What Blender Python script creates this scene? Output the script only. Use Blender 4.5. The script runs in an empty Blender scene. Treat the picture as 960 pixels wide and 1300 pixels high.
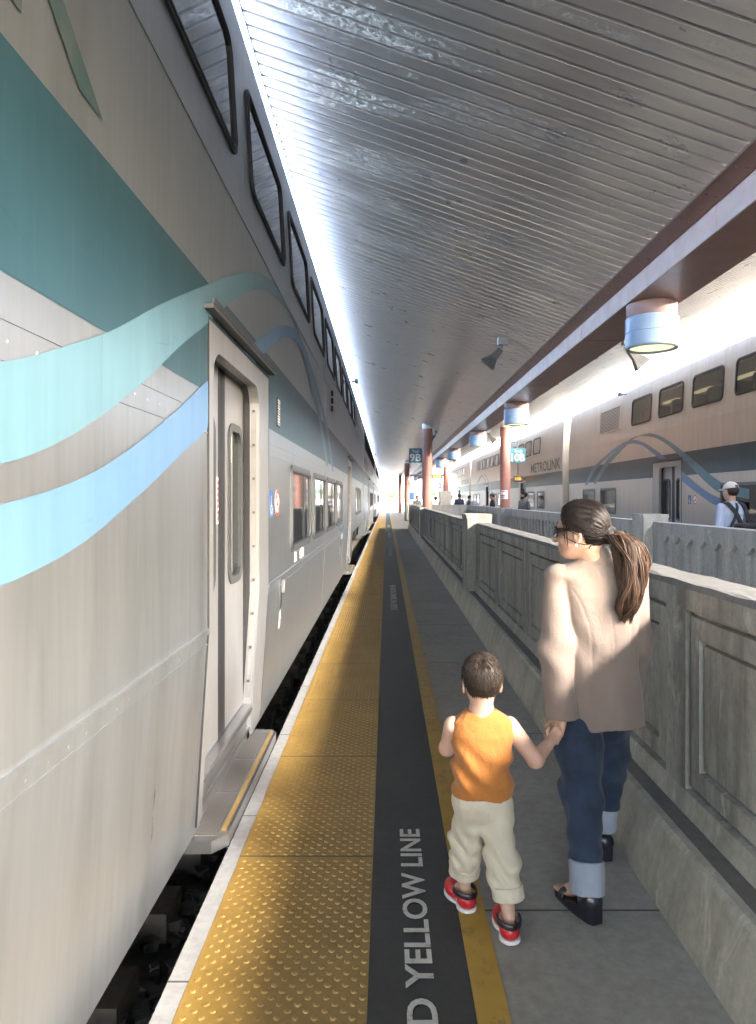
import bpy, bmesh, math, random
import numpy as np
from mathutils import Vector, Matrix
from mathutils.geometry import tessellate_polygon

random.seed(7)
rng = np.random.default_rng(11)
sc = bpy.context.scene
R = math.radians

# ------------------------------------------------------------------ camera, world, sun, exposure
CAMZ = 1.645
cam_d = bpy.data.cameras.new('camera')
cam = bpy.data.objects.new('camera', cam_d)
sc.collection.objects.link(cam)
cam.location = (0, 0, CAMZ)
cam.rotation_euler = (R(90), 0, 0)
cam_d.sensor_fit = 'HORIZONTAL'
cam_d.sensor_width = 36.0
cam_d.lens = 887.0 / 960.0 * 36.0
cam_d.shift_x = -11.0 / 960.0
cam_d.shift_y = -18.0 / 960.0
cam_d.clip_start = 0.05
cam_d.clip_end = 5000
sc.camera = cam

SUN = Vector((1.0, -0.66, 0.600)).normalized()       # direction towards the sun
elev = math.asin(SUN.z)
azim = math.atan2(SUN.x, SUN.y)                      # clockwise from +Y
world = bpy.data.worlds.new('World')
sc.world = world
world.use_nodes = True
wn = world.node_tree
for n in list(wn.nodes):
    wn.nodes.remove(n)
wo = wn.nodes.new('ShaderNodeOutputWorld')
wb = wn.nodes.new('ShaderNodeBackground')
ws = wn.nodes.new('ShaderNodeTexSky')
ws.sky_type = 'NISHITA'
ws.sun_disc = False
ws.sun_elevation = elev
ws.sun_rotation = azim
ws.dust_density = 4.0
ws.ozone_density = 0.9
ws.air_density = 0.8
wb.inputs['Strength'].default_value = 0.15
wn.links.new(ws.outputs[0], wb.inputs[0])
wn.links.new(wb.outputs[0], wo.inputs[0])

sun_d = bpy.data.lights.new('sun', 'SUN')
sun_d.energy = 0.5
sun_d.angle = R(10)
sun_d.color = (1.0, 0.985, 0.965)
sun = bpy.data.objects.new('sun', sun_d)
sc.collection.objects.link(sun)
sun.rotation_euler = SUN.to_track_quat('Z', 'Y').to_euler()
sun.location = (30, -20, 40)

vs = sc.view_settings
vs.view_transform = 'Standard'
vs.look = 'None'
vs.exposure = 5.15
vs.gamma = 1.0
vs.use_curve_mapping = False
sc.cycles.max_bounces = 8
sc.cycles.diffuse_bounces = 5
sc.cycles.glossy_bounces = 4
sc.cycles.transparent_max_bounces = 8
sc.cycles.use_denoising = True
sc.cycles.sample_clamp_indirect = 6.0
sc.cycles.caustics_reflective = False
sc.cycles.caustics_refractive = False

# ------------------------------------------------------------------ materials
def lin(c):
    return tuple(((v / 255.0) / 12.92) if v / 255.0 <= 0.04045 else (((v / 255.0) + 0.055) / 1.055) ** 2.4 for v in c)

class NT:
    def __init__(s, name):
        s.m = bpy.data.materials.new(name)
        s.m.use_nodes = True
        s.t = s.m.node_tree
        s.b = s.t.nodes['Principled BSDF']
        s.tc = s.t.nodes.new('ShaderNodeTexCoord')
    def n(s, t): return s.t.nodes.new(t)
    def l(s, a, b): s.t.links.new(a, b)
    def mapping(s, scale=(1, 1, 1), src='Object'):
        mp = s.n('ShaderNodeMapping')
        s.l(s.tc.outputs[src], mp.inputs['Vector'])
        mp.inputs['Scale'].default_value = scale
        return mp.outputs[0]
    def noise(s, scale=5, detail=6, rough=.6, stretch=(1, 1, 1), dist=0.0):
        nz = s.n('ShaderNodeTexNoise')
        s.l(s.mapping(stretch), nz.inputs['Vector'])
        nz.inputs['Scale'].default_value = scale
        nz.inputs['Detail'].default_value = detail
        nz.inputs['Roughness'].default_value = rough
        nz.inputs['Distortion'].default_value = dist
        return nz.outputs['Fac']
    def ramp(s, fac, stops):
        r = s.n('ShaderNodeValToRGB')
        el = r.color_ramp.elements
        el[0].position, el[0].color = stops[0][0], tuple(stops[0][1]) + (1,)
        el[1].position, el[1].color = stops[-1][0], tuple(stops[-1][1]) + (1,)
        for p, c in stops[1:-1]:
            e = el.new(p); e.color = tuple(c) + (1,)
        s.l(fac, r.inputs[0])
        return r.outputs[0]
    def mixc(s, fac, a, b, mode='MIX'):
        mx = s.n('ShaderNodeMixRGB')
        mx.blend_type = mode
        for k, v in ((0, fac), (1, a), (2, b)):
            if hasattr(v, 'links') or hasattr(v, 'is_linked'):
                s.l(v, mx.inputs[k])
            elif k == 0:
                mx.inputs[0].default_value = v
            else:
                mx.inputs[k].default_value = tuple(v) + (1,) if len(v) == 3 else v
        return mx.outputs[0]
    def math(s, op, a, b=None, c=None):
        mt = s.n('ShaderNodeMath'); mt.operation = op
        for k, v in enumerate((a, b, c)):
            if v is None: continue
            if isinstance(v, (int, float)): mt.inputs[k].default_value = v
            else: s.l(v, mt.inputs[k])
        return mt.outputs[0]
    def sep(s, v):
        x = s.n('ShaderNodeSeparateXYZ'); s.l(v, x.inputs[0]); return x.outputs
    def bump(s, h, strength=.3, dist=.01, prev=None):
        bp = s.n('ShaderNodeBump')
        bp.inputs['Strength'].default_value = strength
        bp.inputs['Distance'].default_value = dist
        s.l(h, bp.inputs['Height'])
        if prev is not None: s.l(prev, bp.inputs['Normal'])
        return bp.outputs[0]
    def set(s, color=None, rough=None, metal=None, normal=None, spec=None, ior=None, coat=None, sheen=None):
        for key, v in (('Base Color', color), ('Roughness', rough), ('Metallic', metal), ('Normal', normal), ('Specular IOR Level', spec), ('IOR', ior), ('Coat Weight', coat), ('Sheen Weight', sheen)):
            if v is None: continue
            i = s.b.inputs[key]
            if isinstance(v, (int, float)): i.default_value = v
            elif isinstance(v, tuple): i.default_value = v + (1,)
            else: s.l(v, i)
        return s.m

def simple(name, col, rough=.5, metal=0.0, var=.12, scale=9, bump=.0, bscale=60, stretch=(1, 1, 1), spec=None, coat=None, sheen=None):
    t = NT(name)
    a = tuple(max(0, c * (1 - var)) for c in col); b = tuple(min(1, c * (1 + var)) for c in col)
    c = t.ramp(t.noise(scale, 6, .6, stretch), [(.3, a), (.7, b)])
    nm = None
    if bump: nm = t.bump(t.noise(bscale, 4, .6), bump, .004)
    return t.set(color=c, rough=rough, metal=metal, normal=nm, spec=spec, coat=coat, sheen=sheen)

def emit(name, col, strength):
    t = NT(name)
    t.b.inputs['Emission Color'].default_value = tuple(col) + (1,)
    t.b.inputs['Emission Strength'].default_value = strength
    return t.set(color=tuple(col), rough=.5)

M = {}
def steel_mat(name, base, metal=.55, rough=.36):
    t = NT(name)
    streak = t.noise(2.2, 7, .65, (1.0, 2.2, .22))
    blot = t.noise(.9, 4, .55)
    fine = t.noise(30, 3, .5, (1, 1, .12))
    c = t.ramp(streak, [(.25, tuple(v * .80 for v in base)), (.5, base), (.78, tuple(min(1, v * 1.12) for v in base))])
    c = t.mixc(.05, c, t.ramp(fine, [(.3, (.35, .34, .32)), (.75, (.8, .8, .79))]))
    drip = t.ramp(t.noise(5, 6, .7, (1, 2.4, .08)), [(.60, (0, 0, 0)), (.74, (1, 1, 1))])
    c = t.mixc(t.math('MULTIPLY', drip, .22), c, (.25, .215, .17))
    st2 = t.ramp(t.noise(13, 6, .65, (1, 1.8, .07)), [(.40, (0, 0, 0)), (.70, (1, 1, 1))])
    c = t.mixc(t.math('MULTIPLY', st2, .22), c, tuple(v * .62 for v in base))
    r = t.math('ADD', t.math('MULTIPLY', streak, .26), rough - .12)
    n1 = t.bump(blot, .14, .05)
    n2 = t.bump(t.noise(2.6, 3, .5, (1, 1.3, .30)), .22, .03, n1)
    n2 = t.bump(t.noise(11, 4, .6, (1, 1.6, .10)), .10, .006, n2)
    return t.set(color=c, rough=r, metal=metal, normal=n2)
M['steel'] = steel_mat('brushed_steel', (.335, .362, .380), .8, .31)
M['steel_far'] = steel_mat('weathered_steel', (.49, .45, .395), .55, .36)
M['frame_steel'] = steel_mat('door_frame_steel', (.34, .345, .35), .6, .36)
M['bright_steel'] = simple('polished_steel', (.42, .42, .42), .3, .9, .08, 20)
M['dark_steel'] = simple('dark_metal', (.10, .10, .105), .45, .5, .2, 12)
def paint_mat(name, col, fade=.5):
    t = NT(name)
    st = t.noise(3.0, 7, .7, (1, 2.6, .18))
    c = t.ramp(st, [(.25, tuple(v * .80 for v in col)), (.55, col), (.85, tuple(min(1, v * 1.12 + .015) for v in col))])
    wear = t.ramp(t.noise(7, 9, .78, (1, 3, .10)), [(.57, (0, 0, 0)), (.78, (1, 1, 1))])
    c = t.mixc(t.math('MULTIPLY', wear, .42 * fade), c, (.22, .23, .225))
    n1 = t.bump(t.noise(.9, 4, .55), .12, .05)
    crack = t.n('ShaderNodeTexVoronoi'); crack.feature = 'DISTANCE_TO_EDGE'
    crack.inputs['Scale'].default_value = 3.4
    t.l(t.mapping((1, 1.6, .8)), crack.inputs['Vector'])
    ck = t.ramp(crack.outputs['Distance'], [(.0, (1, 1, 1)), (.012, (0, 0, 0))])
    ckm = t.ramp(t.noise(2.5, 3, .5), [(.5, (0, 0, 0)), (.6, (1, 1, 1))])
    c = t.mixc(t.math('MULTIPLY', t.math('MULTIPLY', ck, ckm), .45), c, tuple(v * .45 for v in col))
    return t.set(color=c, rough=.36, metal=.15, normal=n1)
M['teal'] = paint_mat('teal_paint', (.022, .062, .082), 1.0)
M['aqua'] = paint_mat('aqua_paint', (.098, .195, .248), .5)
M['sky_blue'] = paint_mat('light_blue_paint', (.095, .19, .335), .4)
M['roof'] = simple('pale_roof_paint', (.72, .71, .69), .5, 0, .08, 2)
M['jamb'] = simple('jamb_plate', (.26, .26, .255), .5, .3, .1, 8)
M['rubber'] = simple('black_rubber', (.018, .018, .02), .5, 0, .2, 30)
M['grey_gasket'] = simple('grey_gasket', (.045, .05, .054), .45, 0, .2, 30)
t = NT('dark_window_glass')
M['glass'] = t.set(color=t.ramp(t.noise(1.3, 3, .5), [(.35, (.010, .012, .013)), (.7, (.035, .04, .04))]), rough=.04, ior=2.0, normal=t.bump(t.noise(1.1, 2, .5), .05, .02))
t = NT('upper_window_glass')
M['glass_up'] = t.set(color=(.06, .063, .065), rough=.03, ior=4.0, normal=t.bump(t.noise(1.4, 2, .5), .05, .02))
# see-through tinted glass
t = NT('tinted_glass')
for n_ in list(t.t.nodes):
    if n_.type == 'BSDF_PRINCIPLED': t.t.nodes.remove(n_)
tr = t.n('ShaderNodeBsdfTransparent'); tr.inputs[0].default_value = (.50, .53, .52, 1)
gl = t.n('ShaderNodeBsdfGlossy'); gl.inputs['Roughness'].default_value = .03
lw = t.n('ShaderNodeLayerWeight'); lw.inputs[0].default_value = .5
frf = t.math('ADD', t.math('MULTIPLY', t.math('POWER', lw.outputs['Facing'], 4.0), .8), .09)
mx = t.n('ShaderNodeMixShader')
t.l(frf, mx.inputs[0]); t.l(tr.outputs[0], mx.inputs[1]); t.l(gl.outputs[0], mx.inputs[2])
t.l(mx.outputs[0], t.t.nodes['Material Output'].inputs[0])
M['tint'] = t.m
M['interior'] = simple('train_interior', (.16, .17, .17), .7)
M['seat'] = simple('seat_fabric', (.03, .045, .06), .9)
M['cab_light'] = emit('carriage_light', (1.0, .86, .50), .022)
M['seam'] = simple('seam_steel', (.30, .29, .28), .5, .5, .1, 8)
M['window_frame'] = simple('window_frame_metal', (.13, .135, .14), .4, .5, .1, 8)
M['sticker'] = simple('white_sticker', (.40, .40, .39), .6, 0, .06, 14)
M['flood_head'] = simple('floodlight_housing', (.10, .105, .11), .5, .3, .2, 14)
M['white'] = simple('white_paint', (.78, .78, .76), .5, 0, .06, 14)
M['red'] = simple('red_paint', (.52, .03, .03), .45)
M['blue_sign'] = simple('blue_sign_paint', (.05, .12, .32), .45)
M['sticker_yellow'] = simple('pale_yellow_sticker', (.62, .58, .36), .6)
M['black'] = simple('black_paint', (.012, .012, .013), .45)
M['black_matte'] = simple('matte_black_paint', (.02, .02, .021), .8)
M['maroon_light'] = simple('marker_lens', (.10, .012, .012), .2, spec=.8)

def concrete(name, c1, c2, stain=(.05, .05, .045), amt=.55, joints=None, bump=.35, streaky=False, spots=False, rough=.82):
    t = NT(name)
    big = t.noise(1.1, 8, .68, (1, 1, .5) if streaky else (1, 1, 1), .3)
    fine = t.noise(22, 8, .7)
    c = t.ramp(big, [(.28, c1), (.52, tuple((a + b) / 2 for a, b in zip(c1, c2))), (.74, c2)])
    c = t.mixc(.35, c, t.ramp(fine, [(.3, tuple(v * .55 for v in c1)), (.7, tuple(min(1, v * 1.2) for v in c2))]))
    if streaky:
        dr = t.ramp(t.noise(3.2, 9, .72, (1, 1, .16)), [(.43, (0, 0, 0)), (.63, (1, 1, 1))])
        c = t.mixc(t.math('MULTIPLY', dr, amt), c, stain)
        pale = t.ramp(t.noise(4.5, 9, .78, (1, 1, .45), .6), [(.56, (0, 0, 0)), (.70, (1, 1, 1))])
        c = t.mixc(t.math('MULTIPLY', pale, .6), c, tuple(min(1, v * 1.55) for v in c2))
    else:
        dr = t.ramp(t.noise(2.3, 9, .72), [(.50, (0, 0, 0)), (.72, (1, 1, 1))])
        c = t.mixc(t.math('MULTIPLY', dr, amt), c, stain)
    h = fine
    if spots:
        v = t.n('ShaderNodeTexVoronoi'); v.inputs['Scale'].default_value = 2.1
        v.inputs['Randomness'].default_value = 1.0
        wv = t.noise(30, 3, .6)
        t.l(t.mapping(), v.inputs['Vector'])
        d = t.math('ADD', v.outputs['Distance'], t.math('MULTIPLY', wv, .03))
        sp = t.ramp(d, [(.055, (1, 1, 1)), (.07, (0, 0, 0))])
        gate = t.ramp(t.noise(1.7, 2, .5), [(.44, (0, 0, 0)), (.49, (1, 1, 1))])
        c = t.mixc(t.math('MULTIPLY', t.math('MULTIPLY', sp, gate), .75), c, (.035, .034, .032))
    if joints:
        pitch, off, w = joints
        y = t.sep(t.tc.outputs['Object'])[1]
        ph = t.math('MODULO', t.math('ADD', y, 100 * pitch - off), pitch)
        mk = t.math('LESS_THAN', ph, w)
        c = t.mixc(t.math('MULTIPLY', mk, .8), c, (.03, .03, .028))
    return t.set(color=c, rough=rough, normal=t.bump(h, bump, .01))
M['floor'] = concrete('platform_concrete', (.265, .255, .225), (.385, .37, .328), (.17, .165, .148), .5, joints=(2.1, 2.79, .012), bump=.25, spots=True)
M['blackstrip'] = concrete('black_painted_strip', (.026, .028, .030), (.042, .044, .046), (.07, .07, .07), .25, joints=(2.1, 2.79, .012), bump=.2, rough=.62, spots=True)
M['wall'] = concrete('old_wall_concrete', (.32, .312, .27), (.52, .51, .44), (.11, .107, .09), .70, bump=.5, streaky=True)
M['wall_foot'] = concrete('pale_wall_concrete', (.38, .365, .30), (.56, .535, .445), (.12, .11, .085), .42, bump=.45, streaky=True)
M['wall_cap'] = concrete('wall_cap_concrete', (.14, .138, .13), (.24, .236, .225), (.2, .2, .19), .3, bump=.5)
M['ledge'] = concrete('shaded_ledge_concrete', (.12, .115, .10), (.20, .19, .165), (.06, .058, .05), .5, bump=.4)  # shade lying on the ledge is put into this darker concrete colour
M['wall_blue'] = concrete('grey_ramp_concrete', (.30, .315, .31), (.43, .445, .435), (.15, .16, .155), .5, bump=.35, streaky=True)
M['coping'] = concrete('white_edge_paint', (.30, .30, .295), (.42, .42, .415), (.13, .13, .125), .35, bump=.3, joints=(1.24, 2.37, .01))
M['plat_side'] = concrete('platform_edge_concrete', (.10, .10, .09), (.17, .17, .155))
M['ballast'] = concrete('ballast_stone', (.07, .068, .066), (.16, .152, .145))
M['tie'] = concrete('sleeper_concrete', (.17, .15, .125), (.27, .24, .20))
M['road'] = concrete('yard_ground', (.16, .15, .13), (.24, .225, .20))
t = NT('yellow_tactile_paint')
c = t.ramp(t.noise(3, 6, .6), [(.3, (.315, .19, .04)), (.7, (.42, .262, .062))])
xx = t.sep(t.tc.outputs['Object'])
dirt = t.ramp(t.noise(1.6, 8, .75, (1, .6, 1), .5), [(.50, (0, 0, 0)), (.78, (1, 1, 1))])
c = t.mixc(t.math('MULTIPLY', dirt, .5), c, (.20, .125, .035))
# foot traffic greys the inner half of the strip
inner = t.n('ShaderNodeMapRange'); inner.inputs['From Min'].default_value = -.55; inner.inputs['From Max'].default_value = -.25
t.l(t.math('ADD', xx[0], t.math('MULTIPLY', t.math('SUBTRACT', t.noise(2.2, 5, .6), .5), .35)), inner.inputs['Value'])
c = t.mixc(t.math('MULTIPLY', inner.outputs[0], .42), c, (.31, .23, .12))
sc2 = t.ramp(t.noise(7, 10, .82, (1, .7, 1), .8), [(.60, (0, 0, 0)), (.70, (1, 1, 1))])
c = t.mixc(t.math('MULTIPLY', sc2, .7), c, (.05, .04, .028))
ph = t.math('MODULO', t.math('ADD', xx[1], 124 - 3.2), 1.24)
c = t.mixc(t.math('MULTIPLY', t.math('LESS_THAN', ph, .014), .8), c, (.07, .05, .02))
M['yellow'] = t.set(color=c, rough=.58, normal=t.bump(t.noise(60, 4, .6), .25, .004))
t = NT('worn_yellow_line_paint')
c = t.ramp(t.noise(4, 6, .6), [(.3, (.40, .245, .04)), (.7, (.52, .33, .07))])
w_ = t.ramp(t.noise(14, 9, .78, (1, .6, 1)), [(.53, (0, 0, 0)), (.63, (1, 1, 1))])
c = t.mixc(t.math('MULTIPLY', w_, .6), c, (.17, .13, .06))
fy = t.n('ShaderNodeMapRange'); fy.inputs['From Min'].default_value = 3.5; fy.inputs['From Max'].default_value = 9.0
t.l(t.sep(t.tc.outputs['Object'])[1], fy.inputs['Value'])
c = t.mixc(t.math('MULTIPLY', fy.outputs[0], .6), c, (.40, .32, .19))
M['yellow_line'] = t.set(color=c, rough=.65, normal=t.bump(t.noise(50, 4, .6), .2, .004))
t = NT('white_stencil_paint')
wm = t.noise(26, 8, .8)
M['stencil'] = t.set(color=t.ramp(wm, [(.34, (.22, .22, .21)), (.43, (.58, .58, .55)), (.7, (.74, .74, .71))]), rough=.7)
t = NT('worn_stencil_paint')
M['stencil_worn'] = t.set(color=t.ramp(t.noise(30, 8, .8), [(.46, (.40, .27, .07)), (.56, (.52, .46, .34))]), rough=.7)
t = NT('lettering_paint')
lt = t.ramp(t.noise(7, 8, .75, (1, 1, .35)), [(.40, (.035, .07, .075)), (.58, (.07, .095, .095)), (.72, (.20, .195, .19))])
M['letter'] = t.set(color=lt, rough=.42, metal=.2)

# canopy deck : glossy weathered silver-grey paint that is flaking
t = NT('canopy_deck_paint')
c = t.ramp(t.noise(.8, 5, .6, (.35, 1, 1)), [(.3, (.40, .395, .395)), (.7, (.45, .445, .44))])
pe = t.n('ShaderNodeTexVoronoi'); pe.inputs['Scale'].default_value = 9; t.l(t.mapping((.6, 1.6, 1)), pe.inputs['Vector'])
gate = t.ramp(t.noise(1.3, 6, .7, (.35, 1.6, 1)), [(.50, (0, 0, 0)), (.62, (1, 1, 1))])
fl = t.ramp(t.noise(24, 8, .8), [(.52, (0, 0, 0)), (.57, (1, 1, 1))])
flake = t.math('MULTIPLY', gate, fl)
c = t.mixc(t.math('MULTIPLY', flake, .30), c, (.52, .51, .49))
nb = t.bump(flake, .55, .012)
nb = t.bump(t.noise(5, 3, .5, (.5, 1, 1)), .07, .03, nb)
M['deck'] = t.set(color=c, rough=t.math('ADD', t.math('MULTIPLY', t.noise(3, 4, .6, (.8, 1, 1)), .16), .22), metal=.35, normal=nb)
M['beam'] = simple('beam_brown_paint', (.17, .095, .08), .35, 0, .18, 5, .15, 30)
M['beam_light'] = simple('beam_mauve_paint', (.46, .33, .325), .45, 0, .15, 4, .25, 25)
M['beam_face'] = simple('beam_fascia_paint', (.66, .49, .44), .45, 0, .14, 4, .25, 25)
M['column'] = simple('column_terracotta_paint', (.34, .165, .135), .4, 0, .14, 3, .15, 25)
M['lamp_blue'] = simple('lamp_blue_enamel', (.30, .42, .60), .28, 0, .06, 6)
M['lamp_lens'] = emit('lamp_lens', (.74, .86, .42), .05)
M['galv'] = simple('galvanised_metal', (.30, .315, .33), .45, .4, .14, 14)
M['sign_teal'] = simple('teal_sign_face', (.022, .145, .19), .4)
M['led'] = emit('led_display', (1.0, .38, .03), .07)
M['cabinet'] = simple('cabinet_beige_grey', (.42, .41, .37), .55)
M['bldg'] = simple('building_stone', (.52, .47, .39), .8, 0, .1, 2)
M['bldg_win'] = simple('building_window', (.12, .13, .14), .2)
M['leaf'] = simple('foliage', (.075, .11, .035), .7, 0, .45, .8)
M['bark'] = simple('bark', (.10, .08, .06), .9)

# ------------------------------------------------------------------ mesh helpers
COL = sc.collection
def link_mesh(name, verts, faces, mat, parent=None, smooth=False):
    me = bpy.data.meshes.new(name)
    if parent is not None:
        L = parent
        off = Vector((0, 0, 0))
        while L is not None:
            off = off + L.location; L = L.parent
        verts = [(v[0] - off.x, v[1] - off.y, v[2] - off.z) for v in verts]
    me.from_pydata([tuple(map(float, v)) for v in verts], [], [tuple(map(int, f)) for f in faces])
    mats = mat if isinstance(mat, (list, tuple)) else [mat]
    for m_ in mats: me.materials.append(m_)
    if smooth: me.shade_smooth()
    me.update()
    o = bpy.data.objects.new(name, me)
    COL.objects.link(o)
    if parent is not None: o.parent = parent
    return o

def tag(o, label=None, cat=None, group=None, kind=None):
    if label: o['label'] = label
    if cat: o['category'] = cat
    if group: o['group'] = group
    if kind: o['kind'] = kind
    return o

def empty(name, loc, label=None, cat=None, group=None):
    e = bpy.data.objects.new(name, None)
    COL.objects.link(e); e.location = loc
    e.empty_display_size = .2
    return tag(e, label, cat, group)

def copy_tree(o, parent=None, skip=()):
    c = o.copy(); COL.objects.link(c)
    if parent is not None: c.parent = parent
    for ch in list(o.children):
        if ch.name.split('.')[0] in skip: continue
        copy_tree(ch, c, skip)
    return c

class MB:
    def __init__(s): s.v = []; s.f = []
    def add(s, vs_, fs):
        b = len(s.v); s.v += [tuple(p) for p in vs_]; s.f += [tuple(i + b for i in f) for f in fs]; return s
    def box(s, x0, x1, y0, y1, z0, z1):
        return s.add([(x0, y0, z0), (x1, y0, z0), (x1, y1, z0), (x0, y1, z0), (x0, y0, z1), (x1, y0, z1), (x1, y1, z1), (x0, y1, z1)],
                     [(3, 2, 1, 0), (4, 5, 6, 7), (0, 1, 5, 4), (1, 2, 6, 5), (2, 3, 7, 6), (3, 0, 4, 7)])
    def obox(s, c, ax, ay, az, hx, hy, hz):
        c = Vector(c); ax, ay, az = Vector(ax).normalized(), Vector(ay).normalized(), Vector(az).normalized()
        vs_ = []
        for k in (-1, 1):
            for j, i in ((-1, -1), (-1, 1), (1, 1), (1, -1)):
                vs_.append(c + ax * hx * i + ay * hy * j + az * hz * k)
        return s.add(vs_, [(3, 2, 1, 0), (4, 5, 6, 7), (0, 1, 5, 4), (1, 2, 6, 5), (2, 3, 7, 6), (3, 0, 4, 7)])
    def prism(s, outer, to3, d0, d1, holes=()):
        """polygon (u,v) with holes, extruded between depths d0, d1; to3(u,v,d)->xyz"""
        loops = [list(outer)] + [list(h) for h in holes]
        flat = [p for lp in loops for p in lp]
        tris = tessellate_polygon([[Vector((p[0], p[1], 0)) for p in lp] for lp in loops])
        n = len(flat)
        vs_ = [to3(p[0], p[1], d0) for p in flat] + [to3(p[0], p[1], d1) for p in flat]
        fs = [tuple(t_) for t_ in tris] + [tuple(i + n for i in reversed(t_)) for t_ in tris]
        b = 0
        for lp in loops:
            k = len(lp)
            for i in range(k):
                j = (i + 1) % k
                fs.append((b + i, b + j, b + j + n, b + i + n))
            b += k
        return s.add(vs_, fs)
    def sheet(s, outer, to3, d, holes=()):
        loops = [list(outer)] + [list(h) for h in holes]
        flat = [p for lp in loops for p in lp]
        tris = tessellate_polygon([[Vector((p[0], p[1], 0)) for p in lp] for lp in loops])
        return s.add([to3(p[0], p[1], d) for p in flat], [tuple(t_) for t_ in tris])
    def tube(s, pts, r, n=8, cap=True):
        pts = [Vector(p) for p in pts]
        rs = r if isinstance(r, (list, tuple)) else [r] * len(pts)
        rings = []; prev = None
        for i, p in enumerate(pts):
            t_ = (pts[min(i + 1, len(pts) - 1)] - pts[max(i - 1, 0)]).normalized()
            if prev is None:
                a = t_.orthogonal().normalized()
            else:
                a = (prev - t_ * prev.dot(t_))
                a = a.normalized() if a.length > 1e-6 else t_.orthogonal().normalized()
            prev = a; bb = t_.cross(a)
            rings.append([p + (a * math.cos(2 * math.pi * k / n) + bb * math.sin(2 * math.pi * k / n)) * rs[i] for k in range(n)])
        vs_ = [q for rg in rings for q in rg]; fs = []
        for i in range(len(pts) - 1):
            for k in range(n):
                k2 = (k + 1) % n
                fs.append((i * n + k, i * n + k2, (i + 1) * n + k2, (i + 1) * n + k))
        if cap:
            fs.append(tuple(range(n - 1, -1, -1))); fs.append(tuple((len(pts) - 1) * n + k for k in range(n)))
        return s.add(vs_, fs)
    def lathe(s, c, prof, n=32):
        """prof: (r,z) around vertical axis at c"""
        vs_ = []; fs = []
        for r, z in prof:
            for k in range(n):
                a = 2 * math.pi * k / n
                vs_.append((c[0] + r * math.cos(a), c[1] + r * math.sin(a), c[2] + z))
        for i in range(len(prof) - 1):
            for k in range(n):
                k2 = (k + 1) % n
                fs.append((i * n + k, i * n + k2, (i + 1) * n + k2, (i + 1) * n + k))
        return s.add(vs_, fs)
    def build(s, name, mat, parent=None, smooth=False):
        return link_mesh(name, s.v, s.f, mat, parent, smooth)

def rrect(u0, u1, v0, v1, r, n=5):
    out = []
    for cx, cy, a0 in ((u1 - r, v1 - r, 0), (u0 + r, v1 - r, 90), (u0 + r, v0 + r, 180), (u1 - r, v0 + r, 270)):
        for k in range(n + 1):
            a = R(a0 + 90 * k / n)
            out.append((cx + r * math.cos(a), cy + r * math.sin(a)))
    return out

_txt = {}
def text_geo(body, size, bold=0.0, extrude=0.0):
    key = (body, size, bold, extrude)
    if key in _txt: return _txt[key]
    cu = bpy.data.curves.new('lettering', 'FONT')
    cu.body = body; cu.size = size; cu.offset = bold; cu.extrude = extrude
    cu.resolution_u = 4
    ob = bpy.data.objects.new('lettering', cu); COL.objects.link(ob)
    dg = bpy.context.evaluated_depsgraph_get(); dg.update()
    me = bpy.data.meshes.new_from_object(ob.evaluated_get(dg))
    vs_ = [tuple(v.co) for v in me.vertices]; fs = [tuple(p.vertices) for p in me.polygons]
    bpy.data.objects.remove(ob); bpy.data.curves.remove(cu); bpy.data.meshes.remove(me)
    _txt[key] = (vs_, fs)
    return _txt[key]

def text_fit(body, u0, u1, v0, v1, to3, d, bold=.0):
    """text stretched into the rectangle u0..u1 x v0..v1"""
    vs_, fs = text_geo(body, 1.0, bold)
    a = np.array(vs_)
    mn = a.min(0); mx_ = a.max(0)
    out = []
    for v in vs_:
        u = u0 + (v[0] - mn[0]) / (mx_[0] - mn[0]) * (u1 - u0)
        w = v0 + (v[1] - mn[1]) / (mx_[1] - mn[1]) * (v1 - v0)
        out.append(to3(u, w, d))
    return out, fs

# ------------------------------------------------------------------ ground, tracks, platform
Y0, Y1 = -14.0, 150.0
g = MB(); g.add([(-600, -400, -.62), (600, -400, -.62), (600, 1600, -.62), (-600, 1600, -.62)], [(0, 1, 2, 3)])
tag(g.build('ground', M['road']), kind='structure')
XE0, XE1 = -.744, 6.40          # platform edges
RX0, RX1 = 1.50, 4.20           # ramp opening
RY0, RY1 = -10.0, 36.5
def track(xc, nm):
    b = MB(); b.add([(xc - 2.2, Y0, -.52), (xc + 2.2, Y0, -.52), (xc + 2.2, Y1, -.52), (xc - 2.2, Y1, -.52)], [(0, 1, 2, 3)])
    tag(b.build('track_bed', M['ballast']), kind='structure')
    s_ = MB()
    y = Y0
    while y < 95:
        s_.box(xc - 1.42, xc + 1.42, y, y + .25, -.5, -.36); y += .62
    tag(s_.build('track_sleepers', M['tie']), kind='structure')
    r_ = MB()
    for dx in (-.79, .79):
        r_.box(xc + dx - .035, xc + dx + .035, Y0, 95, -.36, -.20)
    tag(r_.build('track_rails', M['dark_steel']), kind='structure')
T1C = -.84 - 1.64; T2C = 6.55 + 1.64
track(T1C, 'a'); track(T2C, 'b')
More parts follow.
